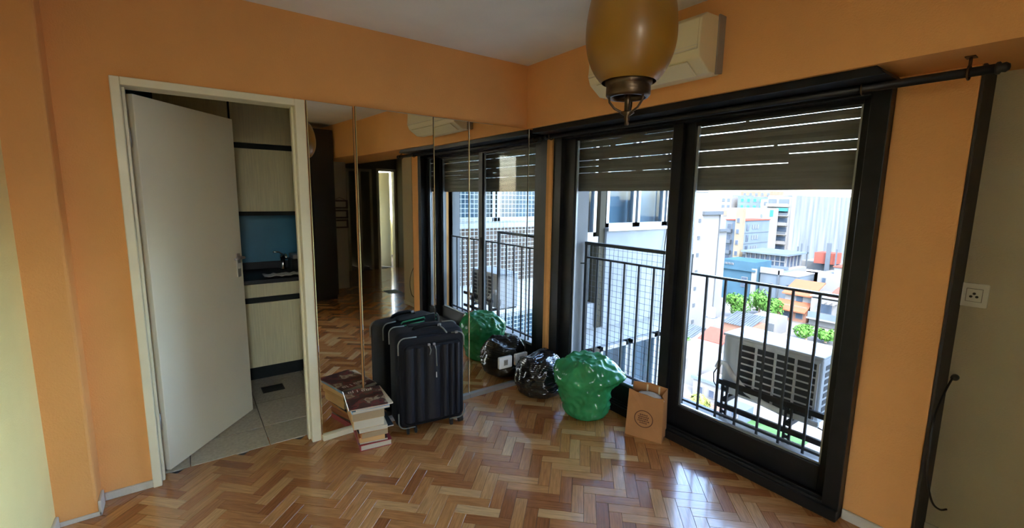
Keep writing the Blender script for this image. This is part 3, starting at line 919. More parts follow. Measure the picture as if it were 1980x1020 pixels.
# ------------------------------------------------------------------ suitcase
su = thing('suitcase', 'dark navy upright soft suitcase leaning by the mirror', 'suitcase', (-0.938, -0.188, 0), math.radians(-8.5))
HW, HD = 0.225, 0.102
prof = rrect(-HD, HD, 0.035, 0.655, 0.05, 5)
body = MB().prism(rrect(-HW, HW, 0.035, 0.66, 0.045, 5), 1, -HD + 0.02, HD).build('body', 'suitcase_fabric', su, 0.03, True, 4)
MB().prism(rrect(-HW + 0.012, HW - 0.012, 0.05, 0.635, 0.045, 6), 1, -HD - 0.004, -HD + 0.03).build('front_frame', 'suitcase_fabric', su, 0.014, True, 3)
pk = MB().prism(rrect(-0.180, 0.188, 0.075, 0.585, 0.035, 6), 1, -HD - 0.014, -HD).build('front_pocket', 'suitcase_fabric', su, 0.006, True, 2)
for xa, xb in ((-0.172, -0.118), (-0.108, -0.055), (-0.040, 0.052), (0.064, 0.106), (0.112, 0.146), (0.152, 0.180)):
    m = MB()
    n = 8
    pts = []
    for i in range(n + 1):
        q = i / n
        pts.append((xa + (xb - xa) * q, -HD - 0.012 - 0.016 * math.sin(math.pi * q) ** 0.7))
    pts2 = pts + [(xb, -HD - 0.006), (xa, -HD - 0.006)]
    m.prism(pts2, 2, 0.085, 0.570)
    m.build('padded_rib', 'suitcase_rib', pk, 0.004)
def loop_tube(poly, y, r, nm, mt):
    P = [(q[0], y, q[1]) for q in poly]
    P.append(P[0])
    return MB().tube(P, r, 6, False).build(nm, mt, su, smooth=True)
loop_tube(rrect(-0.188, 0.196, 0.066, 0.594, 0.04, 6), -HD - 0.010, 0.0028, 'pocket_piping', 'suitcase_fabric')
def corner_pipe(cx, cz, r, a0, a1, y, tails):
    P = [(cx + r * math.cos(a0 + (a1 - a0) * i / 8), y, cz + r * math.sin(a0 + (a1 - a0) * i / 8)) for i in range(9)]
    P = [(P[0][0] + tails[0][0], y, P[0][2] + tails[0][1])] + P + [(P[-1][0] + tails[1][0], y, P[-1][2] + tails[1][1])]
    MB().tube(P, 0.0042, 8).build('corner_piping', 'piping_grey', su, smooth=True)
yF = -HD - 0.002
corner_pipe(-HW + 0.055, 0.592, 0.045, math.pi, math.pi / 2, yF, ((0, -0.06), (0.07, 0)))
corner_pipe(HW - 0.055, 0.592, 0.045, 0, math.pi / 2, yF, ((0, -0.05), (-0.04, 0)))
corner_pipe(-HW + 0.050, 0.092, 0.045, math.pi, 1.5 * math.pi, yF, ((0, 0.06), (0.06, 0)))
corner_pipe(HW - 0.050, 0.092, 0.045, 0, -math.pi / 2, yF, ((0, 0.04), (-0.06, 0)))
yB = HD - 0.022
corner_pipe(-HW + 0.036, 0.622, 0.040, math.pi, math.pi / 2, yB, ((0, -0.07), (0.06, 0)))
corner_pipe(HW - 0.036, 0.622, 0.040, 0, math.pi / 2, yB, ((0, -0.07), (-0.06, 0)))
# carry handle on top
hp = [(-0.10, -0.02, 0.655), (-0.085, -0.02, 0.672), (-0.04, -0.02, 0.682), (0.04, -0.02, 0.682), (0.085, -0.02, 0.672), (0.10, -0.02, 0.655)]
m = MB()
m.tube(hp, [0.010, 0.012, 0.014, 0.014, 0.012, 0.010], 10)
m.build('carry_handle', 'suitcase_fabric', su, smooth=True)
MB().box(0.06, 0.085, -0.035, -0.005, 0.668, 0.684).build('handle_ring', 'steel', su, 0.004)
MB().tube([(0.07, -0.03, 0.676), (0.085, -0.075, 0.662), (0.098, -0.105, 0.640)], 0.0045, 8).build('strap_cord', 'piping_grey', su, smooth=True)
# trolley grip with green lining at the back
MB().box(-0.11, 0.11, HD - 0.055, HD + 0.002, 0.655, 0.667).build('trolley_grip', 'suitcase_fabric', su, 0.005)
MB().tube([(-0.10, HD - 0.005, 0.640), (-0.09, HD + 0.003, 0.655), (0.09, HD + 0.003, 0.655), (0.10, HD - 0.005, 0.640)], 0.005, 8).tube([(-0.09, HD + 0.003, 0.628), (0.09, HD + 0.003, 0.628)], 0.004, 8).build('green_lining', 'green_trim', su, smooth=True)
for zx in (-0.045, -0.012):
    o = MB().box(-0.008, 0.008, -HD - 0.026, -HD - 0.014, 0.575, 0.59).build('zip_slider', 'steel', su, 0.003)
    o.location.x = zx + 0.02
    MB().tube([(zx + 0.02, -HD - 0.028, 0.58), (zx + 0.028, -HD - 0.034, 0.55), (zx + 0.02 + (0.0 if zx < -0.03 else 0.012), -HD - 0.034, 0.52 if zx < -0.03 else 0.44)], 0.0032, 6).build('zip_pull', 'piping_grey', su, smooth=True)
o = MB().tube([(0.018, -HD - 0.033, 0.40), (0.018, -HD - 0.033, 0.365)], 0.003, 6).build('zip_tip', 'white_plastic', su)
MB().box(0.155, 0.175, -HD - 0.006, -HD + 0.01, 0.628, 0.642).build('zip_slider', 'steel', su, 0.003)
for fx in (-0.16, -0.11):
    MB().box(fx - 0.008, fx + 0.008, -HD + 0.0, -HD + 0.03, 0.0, 0.04).build('foot', 'black_plastic', su, 0.004)
MB().box(0.12, 0.14, -HD + 0.0, -HD + 0.03, 0.0, 0.04).build('foot', 'black_plastic', su, 0.004)
for fx in (-0.185, 0.185):
    o = MB().tube([(fx - 0.014, HD - 0.03, 0.03), (fx + 0.014, HD - 0.03, 0.03)], 0.03, 18).build('wheel', 'black_plastic', su)
MB().tube([(0.185, -HD + 0.03, 0.026), (0.213, -HD + 0.03, 0.026)], 0.026, 18).build('wheel', 'black_plastic', su)

# ------------------------------------------------------------------ stack of books
def book(name, label, x, y, z, wx, wy, th, rot, cover, page, cat='book', hard=True):
    t = thing(name, label, cat, (x, y, z), math.radians(rot), 'stack of books and magazines')
    ov = 0.004 if hard else 0.0
    ct_ = 0.003 if hard else 0.0012
    MB().box(-wx / 2, wx / 2, -wy / 2, wy / 2, 0, ct_).build('back_cover', cover, t)
    MB().box(-wx / 2, wx / 2, -wy / 2, wy / 2, th - ct_, th).build('front_cover', cover, t)
    pts = [(-wx / 2, 0.0005), (-wx / 2 + 0.004, 0.0005), (-wx / 2 + 0.004, th - 0.0005), (-wx / 2, th - 0.0005), (-wx / 2 - 0.003, th / 2)]
    MB().prism(pts, 1, -wy / 2, wy / 2).build('spine', cover, t)
    MB().box(-wx / 2 + 0.003, wx / 2 - ov, -wy / 2 + ov, wy / 2 - ov, ct_, th - ct_).build('pages', page, t)
    return t
z = 0.0
bx, by = -1.325, -0.185
def stack(name, label, wx, wy, th, dx, dy, rot, cover, page, cat='book', hard=True):
    global z
    t = book(name, label, bx + dx, by + dy, z, wx, wy, th, rot, cover, page, cat, hard)
    z += th + 0.0004
    return t
stack('book', 'red hardcover book at the bottom of the stack', 0.185, 0.255, 0.036, 0.012, 0.012, -8, 'cover_red', 'paper_white')
stack('booklet', 'thin dark booklet lying on the red hardcover book', 0.165, 0.225, 0.012, 0.005, 0.008, -12, 'cover_dark', 'paper_white', 'book', False)
stack('book', 'rust orange paperback above the dark booklet', 0.150, 0.215, 0.032, -0.006, 0.0, -12, 'cover_rust', 'cover_tan', 'book', False)
stack('book', 'orange paperback above the rust one', 0.155, 0.225, 0.034, 0.0, -0.008, -8, 'cover_orange', 'paper_page', 'book', False)
stack('booklet', 'grey pamphlet sticking out to the right under the white book', 0.205, 0.235, 0.008, 0.010, 0.004, -6, 'far_shade', 'paper_white', 'book', False)
stack('book', 'thin white paperback in the middle of the stack', 0.160, 0.235, 0.022, -0.004, -0.016, -10, 'cover_cream', 'paper_white', 'book', False)
stack('book', 'thick cream-paged paperback below the tan one', 0.175, 0.245, 0.055, -0.030, 0.006, -8, 'cover_tan', 'paper_white', 'book', False)
stack('book', 'thick tan paperback under the magazines', 0.185, 0.255, 0.055, -0.032, 0.002, -9, 'cover_tan', 'paper_page', 'book', False)
stack('magazine', 'magazine with a pale blue edge under the glossy one', 0.215, 0.285, 0.014, -0.022, 0.000, -7, 'cover_blue', 'paper_white', 'magazine', False)
stack('magazine', 'grey magazine slid out to the right of the stack', 0.215, 0.280, 0.008, -0.006, 0.000, -4, 'cover_cream', 'paper_white', 'magazine', False)
tm = stack('magazine', 'glossy dark red picture magazine on top of the book stack', 0.220, 0.290, 0.007, -0.030, -0.002, -9, 'magazine_cover', 'paper_white', 'magazine', False)
for i in range(6):
    lx0 = -0.085 + i * 0.027
    hh = (0.026, 0.036, 0.036, 0.026, 0.026, 0.034)[i]
    mm = MB()
    mm.box(lx0, lx0 + 0.006, 0.092, 0.092 + hh, 0.0070, 0.0074)
    if i in (0, 3, 4):
        mm.box(lx0 + 0.006, lx0 + 0.018, 0.092, 0.097, 0.0070, 0.0074)
        mm.box(lx0 + 0.006, lx0 + 0.018, 0.113, 0.118, 0.0070, 0.0074)
        mm.box(lx0 + 0.015, lx0 + 0.020, 0.092, 0.118, 0.0070, 0.0074)
    if i == 5: mm.box(lx0 - 0.004, lx0 + 0.014, 0.112, 0.117, 0.0070, 0.0074)
    mm.build('title_letter', 'print_white', tm)

# ------------------------------------------------------------------ bags
def ridged(q):
    return 1 - 2.0 * abs(noise.noise(q))
def bag_mesh(name, prof, n, amp, seed, mat_name, loc, rot, label, pulls=(), dents=(), fine=1.0, tilt=(0, 0)):
    t = thing(name, label, 'bag', loc, rot)
    verts, faces = [], []
    P = []
    for i in range(len(prof) - 1):
        for k in range(7):
            q = k / 7
            P.append((prof[i][0] * (1 - q) + prof[i + 1][0] * q, prof[i][1] * (1 - q) + prof[i + 1][1] * q))
    P.append(prof[-1])
    zt = prof[-1][1]
    for j, (r, zz) in enumerate(P):
        for k in range(n):
            a = 2 * math.pi * k / n
            d = Vector((math.cos(a), math.sin(a), 0))
            f = min(1.0, zz / 0.04) * min(1.0, r / 0.04)
            rr_ = r
            for a0, aw, z0, zw, g in pulls:
                da = (a - a0 + math.pi) % (2 * math.pi) - math.pi
                rr_ *= 1 + g * math.exp(-(da / aw) ** 2) * math.exp(-((zz - z0) / zw) ** 2)
            p = d * rr_ + Vector((0, 0, zz))
            sv_ = Vector((seed, seed * 1.7, seed * 0.3))
            warp = Vector((noise.noise(p * 5 + sv_), noise.noise(p * 5 + sv_ * 2), noise.noise(p * 5 + sv_ * 3))) * 0.05
            q = (p + warp)
            big = noise.noise(q * 4.5 + sv_)
            r1 = ridged(Vector((q.x * 8, q.y * 8, q.z * 13)) + sv_)
            r2 = ridged(q * 19 + sv_ * 2)
            r3 = ridged(Vector((q.x * 22, q.y * 22, q.z * 55)) + sv_)
            top = max(0.0, min(1.0, (zz - zt * 0.72) / (zt * 0.2)))
            disp = f * amp * (1.3 * big + 0.75 * r1 + fine * (0.30 * r2 + 0.14 * r3))
            p = p + d * disp * (1 - 0.6 * top)
            p.z += top * amp * (2.2 * noise.noise(q * 7 + sv_ * 4) + 1.2 * r1 + 0.5 * r2)
            p.x += tilt[0] * zz * zz
            p.y += tilt[1] * zz * zz
            p.z = max(0.001, p.z)
            verts.append(tuple(p))
    for j in range(len(P) - 1):
        for k in range(n):
            faces.append((j * n + k, j * n + (k + 1) % n, (j + 1) * n + (k + 1) % n, (j + 1) * n + k))
    faces.append(tuple(range(n))[::-1])
    faces.append(tuple((len(P) - 1) * n + k for k in range(n)))
    MB().add(verts, faces).build('bag_body', mat_name, t, smooth=True)
    return t
def blob(name, m, par, loc, rad, amp, seed, sub=4):
    bm = bmesh.new()
    bmesh.ops.create_icosphere(bm, subdivisions=sub, radius=1)
    for q in bm.verts:
        d = q.co.copy()
        nn = ridged(d * 1.8 + Vector((seed, 0, 0))) * amp + ridged(d * 4 + Vector((0, seed, 0))) * amp * 0.45
        q.co = Vector((d.x * rad[0], d.y * rad[1], d.z * rad[2])) * (1 + nn)
    me = bpy.data.meshes.new(name)
    bm.to_mesh(me)
    bm.free()
    me.materials.append(MATS[m])
    for q in me.polygons: q.use_smooth = True
    o = bpy.data.objects.new(name, me)
    C.objects.link(o)
    o.parent = par
    o.location = loc
    return o
gb = bag_mesh('plastic_bag', [(0.02, 0.0), (0.115, 0.003), (0.135, 0.02), (0.150, 0.09), (0.168, 0.17), (0.190, 0.25), (0.205, 0.31), (0.190, 0.345), (0.155, 0.375), (0.10, 0.40), (0.04, 0.41), (0.005, 0.412)],
              176, 0.019, 3.1, 'bag_green', (0.025, -0.70, 0), 0.0, 'green plastic bag, full and flared, by the window', pulls=((-0.95, 0.40, 0.30, 0.05, 0.26), (2.2, 0.8, 0.35, 0.06, 0.10), (0.6, 0.5, 0.36, 0.05, 0.10)), fine=1.7)
bb = bag_mesh('plastic_bag', [(0.02, 0.0), (0.10, 0.003), (0.145, 0.03), (0.175, 0.09), (0.182, 0.15), (0.172, 0.21), (0.145, 0.26), (0.10, 0.295), (0.04, 0.312), (0.005, 0.315)],
              144, 0.020, 8.4, 'bag_black', (-0.035, -0.262, 0), 0.9, 'shiny black plastic bag in the corner by the mirror', fine=1.5)
# kraft paper bag
pb = thing('paper_bag', 'brown kraft paper bag with a round stamp, beside the green bag', 'bag', (0.140, -1.128, 0), math.atan2(-0.217, 0.084))
# local x along the stamped face, local y points away from it (towards the window)
BW, BD, BH = 0.232, 0.115, 0.288
def pbag(face):
    hw, hd = BW / 2, BD / 2
    tw, td = hw * 0.94, hd * 0.62
    return hw, hd, tw, td
hw, hd, tw, td = pbag(0)
def paper(vs_outer, name):
    o = MB().add(vs_outer, [tuple(range(len(vs_outer)))]).build(name, 'kraft_paper', pb)
    md = o.modifiers.new('thick', 'SOLIDIFY')
    md.thickness = 0.0015
    md.offset = -1
    return o
zt, zb_ = BH, BH + 0.045
# front edge dips in the middle
front = [(-hw, -hd, 0.001), (hw, -hd, 0.001), (tw, -td, zt - 0.004), (tw * 0.45, -td + 0.004, zt - 0.012), (0.0, -td + 0.010, zt - 0.006), (-tw * 0.55, -td + 0.004, zt), (-tw, -td, zt + 0.015)]
back = [(hw, hd, 0.001), (-hw, hd, 0.001), (-tw, td + 0.012, zb_ - 0.01), (0, td + 0.020, zb_), (tw, td + 0.012, zb_ - 0.01)]
def bagmesh(polys, name):
    m = MB()
    for q in polys: m.add(q, [tuple(range(len(q)))])
    o = m.build(name, 'kraft_paper', pb)
    md = o.modifiers.new('thick', 'SOLIDIFY')
    md.thickness = 0.0016
    md.offset = 0
    return o
bagmesh([front], 'front_panel')
bagmesh([back], 'back_panel')
for sg in (-1, 1):
    gx = sg * (tw - 0.020)
    bagmesh([[(sg * hw, -hd, 0.001), (sg * (hw - 0.004), 0, 0.02), (gx, 0.0, zt), (sg * tw, -td, zt + (0.015 if sg < 0 else -0.004))],
             [(sg * (hw - 0.004), 0, 0.02), (sg * hw, hd, 0.001), (sg * tw, td + 0.012, zb_ - 0.01), (gx, 0.0, zt)]], 'side_gusset')
bagmesh([[(-hw, -hd, 0.0012), (hw, -hd, 0.0012), (hw, hd, 0.0012), (-hw, hd, 0.0012)]], 'bag_base')
for hx in (-0.02, 0.055):
    o = MB().box(hx, hx + 0.010, td + 0.004, td + 0.0065, zt - 0.05, zb_ - 0.008).build('handle_strip', 'cover_cream', pb)
    o.rotation_euler = (0.0, 0.0, 0.0)
lg = MB()
def facept(u, vv):
    # point on the front face
    q = vv / zt
    return (u, -hd + (hd - td) * q - 0.0022, vv)
cx0, cz0 = -0.004, 0.128
for r0, r1, n in ((0.060, 0.0545, 36), (0.048, 0.046, 36)):
    ring = []
    for i in range(n):
        a = 2 * math.pi * i / n
        ring.append(facept(cx0 + r0 * math.cos(a), cz0 + r0 * 0.92 * math.sin(a)))
    inner = []
    for i in range(n):
        a = 2 * math.pi * i / n
        inner.append(facept(cx0 + r1 * math.cos(a), cz0 + r1 * 0.92 * math.sin(a)))
    if r0 > 0.05: lg.add(ring + inner, [(i, (i + 1) % n, n + (i + 1) % n, n + i) for i in range(n)])
for row, (wz, ww) in enumerate(((0.150, 0.026), (0.137, 0.036), (0.124, 0.034), (0.111, 0.036), (0.098, 0.024))):
    xx = cx0 - ww
    random.seed(row)
    while xx < cx0 + ww - 0.004:
        l = random.uniform(0.004, 0.011)
        h = 0.0075
        lg.add([facept(xx, wz), facept(xx + l, wz), facept(xx + l, wz + h), facept(xx, wz + h)], [(0, 1, 2, 3)])
        xx += l + 0.0025
o = lg.build('round_stamp', 'kraft_print', pb)
random.seed(11)
blob('clear_wrapper', 'bag_clear', pb, (0.01, 0.004, zt - 0.035), (0.075, 0.030, 0.035), 0.2, 7.0, 3)

# ------------------------------------------------------------------ rear part of the room (seen in the mirror)
wr = thing('wardrobe', 'tall black wardrobe in the back of the room, seen in the mirror', 'wardrobe', (-0.33, -4.04, 0))
MB().box(-0.30, 0.31, -0.22, 0.20, 0.06, 2.40).build('body', 'cardboard_dark', wr, 0.004)
MB().box(-0.29, 0.30, -0.20, 0.18, 0.0, 0.06).build('plinth', 'black_plastic', wr)
MB().box(-0.298, 0.003, 0.20, 0.22, 0.065, 2.395).build('wardrobe_door', 'cardboard_dark', wr, 0.002)
MB().box(0.007, 0.308, 0.20, 0.22, 0.065, 2.395).build('wardrobe_door', 'cardboard_dark', wr, 0.002)
hf = thing('hanging_frames', 'three small frames hung one below another on the back wall', 'picture frame', (0.315, -4.546, 0.985))
for i in range(3):
    f = MB().box(-0.125, 0.125, 0.0, 0.02, i * 0.155, i * 0.155 + 0.135).build('frame', 'cover_dark', hf, 0.003)
    MB().box(-0.09, 0.09, 0.02, 0.0215, i * 0.155 + 0.025, i * 0.155 + 0.11).build('paper_card', 'paper_white', f)
MB().tube([(-0.09, 0.008, 0.445), (0.0, 0.008, 0.485), (0.09, 0.008, 0.445)], 0.004, 6).build('cord', 'cover_dark', hf)
for n, (x0, x1, zt_) in enumerate(((1.12, 1.34, 2.0), (1.50, 1.86, 2.02))):
    d = thing('door_%d' % (n + 2), ['narrow doorway at the passage end, dark inside', 'passage doorway with a pale door standing open'][n], 'door', (0, 0, 0), 0, None, 'structure')
    MB().box(x0 - 0.03, x0 + 0.02, -6.31, -6.185, 0, zt_).build('door_jamb', 'cream_gloss', d, 0.003)
    MB().box(x1 - 0.02, x1 + 0.03, -6.31, -6.185, 0, zt_).build('door_jamb', 'cream_gloss', d, 0.003)
    MB().box(x0 - 0.03, x1 + 0.03, -6.31, -6.185, zt_ - 0.02, zt_ + 0.03).build('door_head', 'cream_gloss', d, 0.003)
    if n == 1:
        lf = MB().box(0, 0.34, -0.017, 0.017, 0.01, 1.99).build('door_leaf', 'white_gloss', d, 0.003)
        lf.location = (1.80, -6.32, 0)
        lf.rotation_euler = (0, 0, math.radians(-118))
        MB().box(0.28, 0.31, 0.017, 0.024, 0.95, 1.12).build('handle_plate', 'black_metal', lf)
        MB().tube([(0.295, 0.02, 1.06), (0.295, 0.06, 1.06), (0.21, 0.065, 1.06)], 0.008, 8).build('handle_lever', 'black_metal', lf, smooth=True)
sp = MB().add([(-0.10, -0.15, 0.002), (0.11, -0.13, 0.002), (0.10, 0.16, 0.004), (-0.11, 0.13, 0.002), (-0.10, -0.15, 0.003), (0.11, -0.13, 0.003), (0.10, 0.16, 0.005), (-0.11, 0.13, 0.003)],
              [(0, 3, 2, 1), (4, 5, 6, 7), (0, 1, 5, 4), (1, 2, 6, 5), (2, 3, 7, 6), (3, 0, 4, 7)]).build('paper_sheet', 'sheet_blue', None, loc=(0.70, -3.92, 0))
tag(sp, 'pale blue sheet of paper on the passage floor, seen in the mirror', 'paper')

# ------------------------------------------------------------------ outside: facade, ledge, railing
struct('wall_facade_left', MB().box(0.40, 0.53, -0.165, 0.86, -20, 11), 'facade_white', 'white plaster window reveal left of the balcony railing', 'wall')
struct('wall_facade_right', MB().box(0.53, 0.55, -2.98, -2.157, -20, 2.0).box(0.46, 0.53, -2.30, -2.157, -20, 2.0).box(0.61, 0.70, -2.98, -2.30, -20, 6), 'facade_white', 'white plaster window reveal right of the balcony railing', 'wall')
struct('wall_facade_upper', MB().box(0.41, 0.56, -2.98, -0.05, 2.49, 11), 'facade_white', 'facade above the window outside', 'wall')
struct('floor_ledge', MB().box(0.362, 0.62, -2.30, -0.165, -0.25, 0.115), 'ledge_concrete', 'grey concrete window ledge carrying the railing', 'ledge', 0.004)
struct('trim_4', MB().box(0.345, 0.40, -2.157, -0.05, 0.115, 0.15), 'facade_white', 'pale painted sill strip outside the window', 'trim', 0.004)
ra = thing('balcony_railing', 'dark iron balcony railing with wire mesh along its taller half', 'railing', (0.50, 0, 0.115))
MB().box(-0.012, 0.012, -2.26, -0.18, 0.905, 0.920).build('top_rail', 'rail_metal', ra, 0.002)
MB().box(-0.010, 0.010, -2.26, -0.18, 0.035, 0.050).build('bottom_rail', 'rail_metal', ra, 0.002)
MB().box(-0.016, 0.016, -1.145, -0.18, 1.015, 1.04).build('upper_rail', 'rail_metal', ra, 0.002)
for yy in (-0.195, -1.13, -2.245):
    MB().box(-0.014, 0.014, yy - 0.014, yy + 0.014, 0.0, 1.015 if yy > -1.5 else 0.905).build('post', 'rail_metal', ra, 0.002)
bal0 = None
for yy in (-0.319, -0.454, -0.592, -0.726, -0.857, -0.99, -1.259, -1.382, -1.508, -1.643, -1.764, -1.893, -2.02, -2.14):
    if bal0 is None:
        bal0 = MB().box(-0.006, 0.006, -0.006, 0.006, 0.0, 0.905).build('baluster', 'rail_metal', ra)
        bal0.location = (0, yy, 0)
    else:
        copy_child(bal0, ra, (0, yy, 0))
wm = MB()
for i in range(22):
    yy = -0.20 - i * 0.0445
    if yy < -1.125: break
    wm.box(0.015, 0.017, yy - 0.0009, yy + 0.0009, 0.02, 1.02)
for i in range(22):
    zz = 0.03 + i * 0.046
    wm.box(0.017, 0.019, -1.13, -0.19, zz - 0.0009, zz + 0.0009)
o = wm.build('wire_mesh', 'wire_mesh', ra)
MB().tube([(0.0, -0.195, 0.86), (-0.04, -0.16, 0.86)], 0.006, 6).build('wall_tie', 'rail_metal', ra)

# ------------------------------------------------------------------ outdoor condenser
oc = thing('outdoor_unit', 'white outdoor air conditioner unit hung beyond the railing', 'air conditioner', (0.63, -1.615, 0.25))
W2 = 0.285
MB().box(0.004, 0.28, -W2, W2, 0.0, 0.385).build('casing', 'ac_white', oc, 0.012, seg=3)
MB().box(-0.004, 0.284, -W2 - 0.004, W2 + 0.004, 0.385, 0.402).build('top_cover', 'ac_white', oc, 0.006)
MB().box(-0.001, 0.006, -W2 + 0.02, W2 - 0.10, 0.02, 0.36).build('grille_recess', 'ac_dark', oc)
gy0, gy1 = -W2 + 0.02, W2 - 0.10
for k in range(5):
    yy = gy0 + (gy1 - gy0) * k / 4
    MB().box(-0.008, 0.003, yy - 0.007, yy + 0.007, 0.015, 0.365).build('grille_bar', 'ac_white', oc, 0.002)
for k in range(9):
    zz = 0.02 + 0.34 * k / 8
    MB().box(-0.007, 0.003, gy0, gy1, zz - 0.0042, zz + 0.0042).build('grille_bar', 'ac_white', oc, 0.001)
for k in range(8):
    zz = 0.03 + k * 0.041
    MB().box(0.05, 0.23, -W2 - 0.002, -W2 + 0.004, zz, zz + 0.026).build('side_louver', 'ac_dark', oc)
br = thing('unit_bracket', 'black slotted steel bracket carrying the outdoor unit', 'bracket', (0.56, -1.62, 0.115))
for z0 in (0.215, 0.06):
    MB().box(-0.004, 0.016, -0.345, 0.275, z0, z0 + 0.032).build('cross_bar', 'black_metal', br, 0.002)
for yy in (0.205, -0.175):
    for dy in (0.0, 0.030):
        MB().box(-0.003, 0.012, yy + dy - 0.006, yy + dy + 0.006, 0.0, 0.245).build('upright', 'black_metal', br, 0.001)
    for zz in (0.03, 0.11, 0.18):
        MB().box(-0.002, 0.010, yy, yy + 0.03, zz, zz + 0.02).build('spacer', 'black_metal', br)
    MB().box(0.0, 0.37, yy, yy + 0.028, 0.105, 0.133).build('arm', 'black_metal', br, 0.002)
ho = thing('drain_hose', 'white insulated hose looping across the outdoor unit', 'hose', (0.602, -1.62, 0.12))
MB().tube([(-0.003, 0.30, 0.30), (-0.003, 0.285, 0.345), (-0.003, 0.245, 0.335), (-0.003, 0.19, 0.27), (-0.003, 0.10, 0.20), (-0.003, 0.0, 0.165), (-0.003, -0.10, 0.152), (-0.003, -0.20, 0.155), (-0.003, -0.30, 0.155)], 0.017, 12).build('sleeve', 'hose_white', ho, smooth=True)
MB().tube([(0.0, 0.30, 0.30), (0.03, 0.34, 0.24), (0.03, 0.335, 0.18), (0.0, 0.30, 0.17)], 0.004, 6).build('wire', 'black_plastic', ho, smooth=True)
MB().tube([(0.02, -0.29, 0.13), (0.06, -0.34, 0.10), (0.04, -0.36, 0.20), (0.05, -0.33, 0.30)], 0.004, 6).build('wire', 'black_plastic', ho, smooth=True)

# ------------------------------------------------------------------ neighbouring wings
wg = thing('apartment_wing', 'white wing of the building left of the railing with aluminium windows', 'building', (1.8, 0.80, -20))
def wbox(n, x0, x1, y0, y1, z0, z1, m, par=None, bv=0.0): return MB().box(x0 - 1.8, x1 - 1.8, y0 - 0.80, y1 - 0.80, z0 + 20, z1 + 20).build(n, m, par or wg, bv)
wbox('core', 0.53, 3.55, 1.02, 6.0, -20, 11, 'facade_grey')
for k in range(-4, 2):
    fz = k * 2.95 - 0.03
    wbox('spandrel', 1.83, 3.6, 0.80, 1.02, fz, fz + 1.16, 'facade_white', None, 0.006)
    wbox('window_sill', 1.83, 3.6, 0.77, 0.84, fz + 1.16, fz + 1.20, 'aluminium')
    wbox('lintel', 0.53, 3.55, 0.92, 1.02, fz - 0.28, fz, 'facade_grey')
    wbox('spandrel', 0.53, 1.74, 0.86, 1.02, fz, fz + 0.30, 'facade_white', None, 0.004)
    wbox('corner_column', 1.74, 1.83, 0.83, 1.02, fz, fz + 2.67, 'wall_beige_far')
    pn = wbox('pane', 1.40, 1.70, 0.93, 0.95, fz + 0.33, fz + 1.02, 'wing_glass_back')
    wbox('sill', 0.9, 1.74, 0.84, 0.97, fz + 1.03, fz + 1.10, 'aluminium')
    for x0, x1 in ((1.10, 1.70), (1.87, 2.39), (2.44, 2.98), (3.03, 3.53)):
        z0 = fz + (1.10 if x0 < 1.5 else 1.20)
        f = MB()
        for (a, b_, c, d_) in ((x0, x0 + 0.045, z0, fz + 2.67), (x1 - 0.045, x1, z0, fz + 2.67), (x0, x1, z0, z0 + 0.05), (x0, x1, fz + 2.62, fz + 2.67)):
            f.box(a - 1.8, b_ - 1.8, 0.05, 0.11, c + 20, d_ + 20)
        fo = f.build('window_frame', 'aluminium', wg)
        wbox('pane', x0 + 0.04, x1 - 0.04, 0.875, 0.880, z0 + 0.04, fz + 2.63, 'wing_glass', fo)
        wbox('blind', x0 + 0.02, x1 - 0.02, 0.985, 0.99, z0, fz + 2.66, 'wing_glass_back', fo)
MB().tube([(1.15, -0.02, 24), (1.16, -0.02, 21.1), (1.12, -0.03, 20.9), (1.10, -0.03, 18)], 0.008, 6).build('hanging_cable', 'black_plastic', wg, smooth=True)

ow = thing('apartment_wing', 'white wing right of the window with light wire mesh, seen in the mirror', 'building', (2.0, -2.90, -20))
def obox(n, x0, x1, y0, y1, z0, z1, m, par=None, bv=0.0): return MB().box(x0 - 2.0, x1 - 2.0, y0 + 2.90, y1 + 2.90, z0 + 20, z1 + 20).build(n, m, par or ow, bv)
obox('core', 0.71, 3.6, -8.0, -3.00, -20, -0.30, 'facade_grey')
obox('core', 2.02, 3.6, -6.2, -3.00, -0.30, 2.66, 'facade_grey')
obox('core', 0.71, 3.6, -8.0, -3.00, 2.66, 11, 'facade_grey')
for k in range(-2, 2):
    fz = k * 2.95 - 0.03
    obox('band', 0.72, 3.6, -2.985, -2.90, fz - 0.28, fz + 0.22, 'wing_white', None, 0.005)
    obox('panel', 0.72, 3.6, -2.985, -2.95, fz + 0.22, fz + 1.08, 'wing_brown')
    obox('sill', 0.72, 3.6, -2.985, -2.86, fz + 1.08, fz + 1.16, 'wing_white', None, 0.005)
    for x0, x1 in ((0.80, 1.64), (1.68, 2.55), (2.61, 3.50)):
        z0 = fz + 1.18
        f = MB()
        for (a, b_, c, d_) in ((x0, x0 + 0.05, z0, fz + 2.67), (x1 - 0.05, x1, z0, fz + 2.67), (x0, x1, z0, z0 + 0.06), (x0, x1, fz + 2.61, fz + 2.67)):
            f.box(a - 2, b_ - 2, -0.07, -0.02, c + 20, d_ + 20)
        fo = f.build('window_frame', 'aluminium', ow)
        obox('pane', x0 + 0.04, x1 - 0.04, -2.950, -2.945, z0 + 0.04, fz + 2.63, 'wing_glass', fo)
        obox('blind', x0 + 0.02, x1 - 0.02, -2.984, -2.978, z0, fz + 2.66, 'wing_blind', fo)
    ms = MB()
    if k >= -1:
        for i in range(42):
            xx = 0.76 + i * 0.067
            ms.box(xx - 2.0 - 0.004, xx - 2.0 + 0.004, 0.05, 0.054, fz + 0.22 + 20, fz + 2.67 + 20)
        for i in range(37):
            zz = fz + 0.25 + i * 0.066
            ms.box(-1.26, 1.55, 0.054, 0.058, zz + 20 - 0.004, zz + 20 + 0.004)
        ms.build('mesh_screen', 'wire_light', ow)

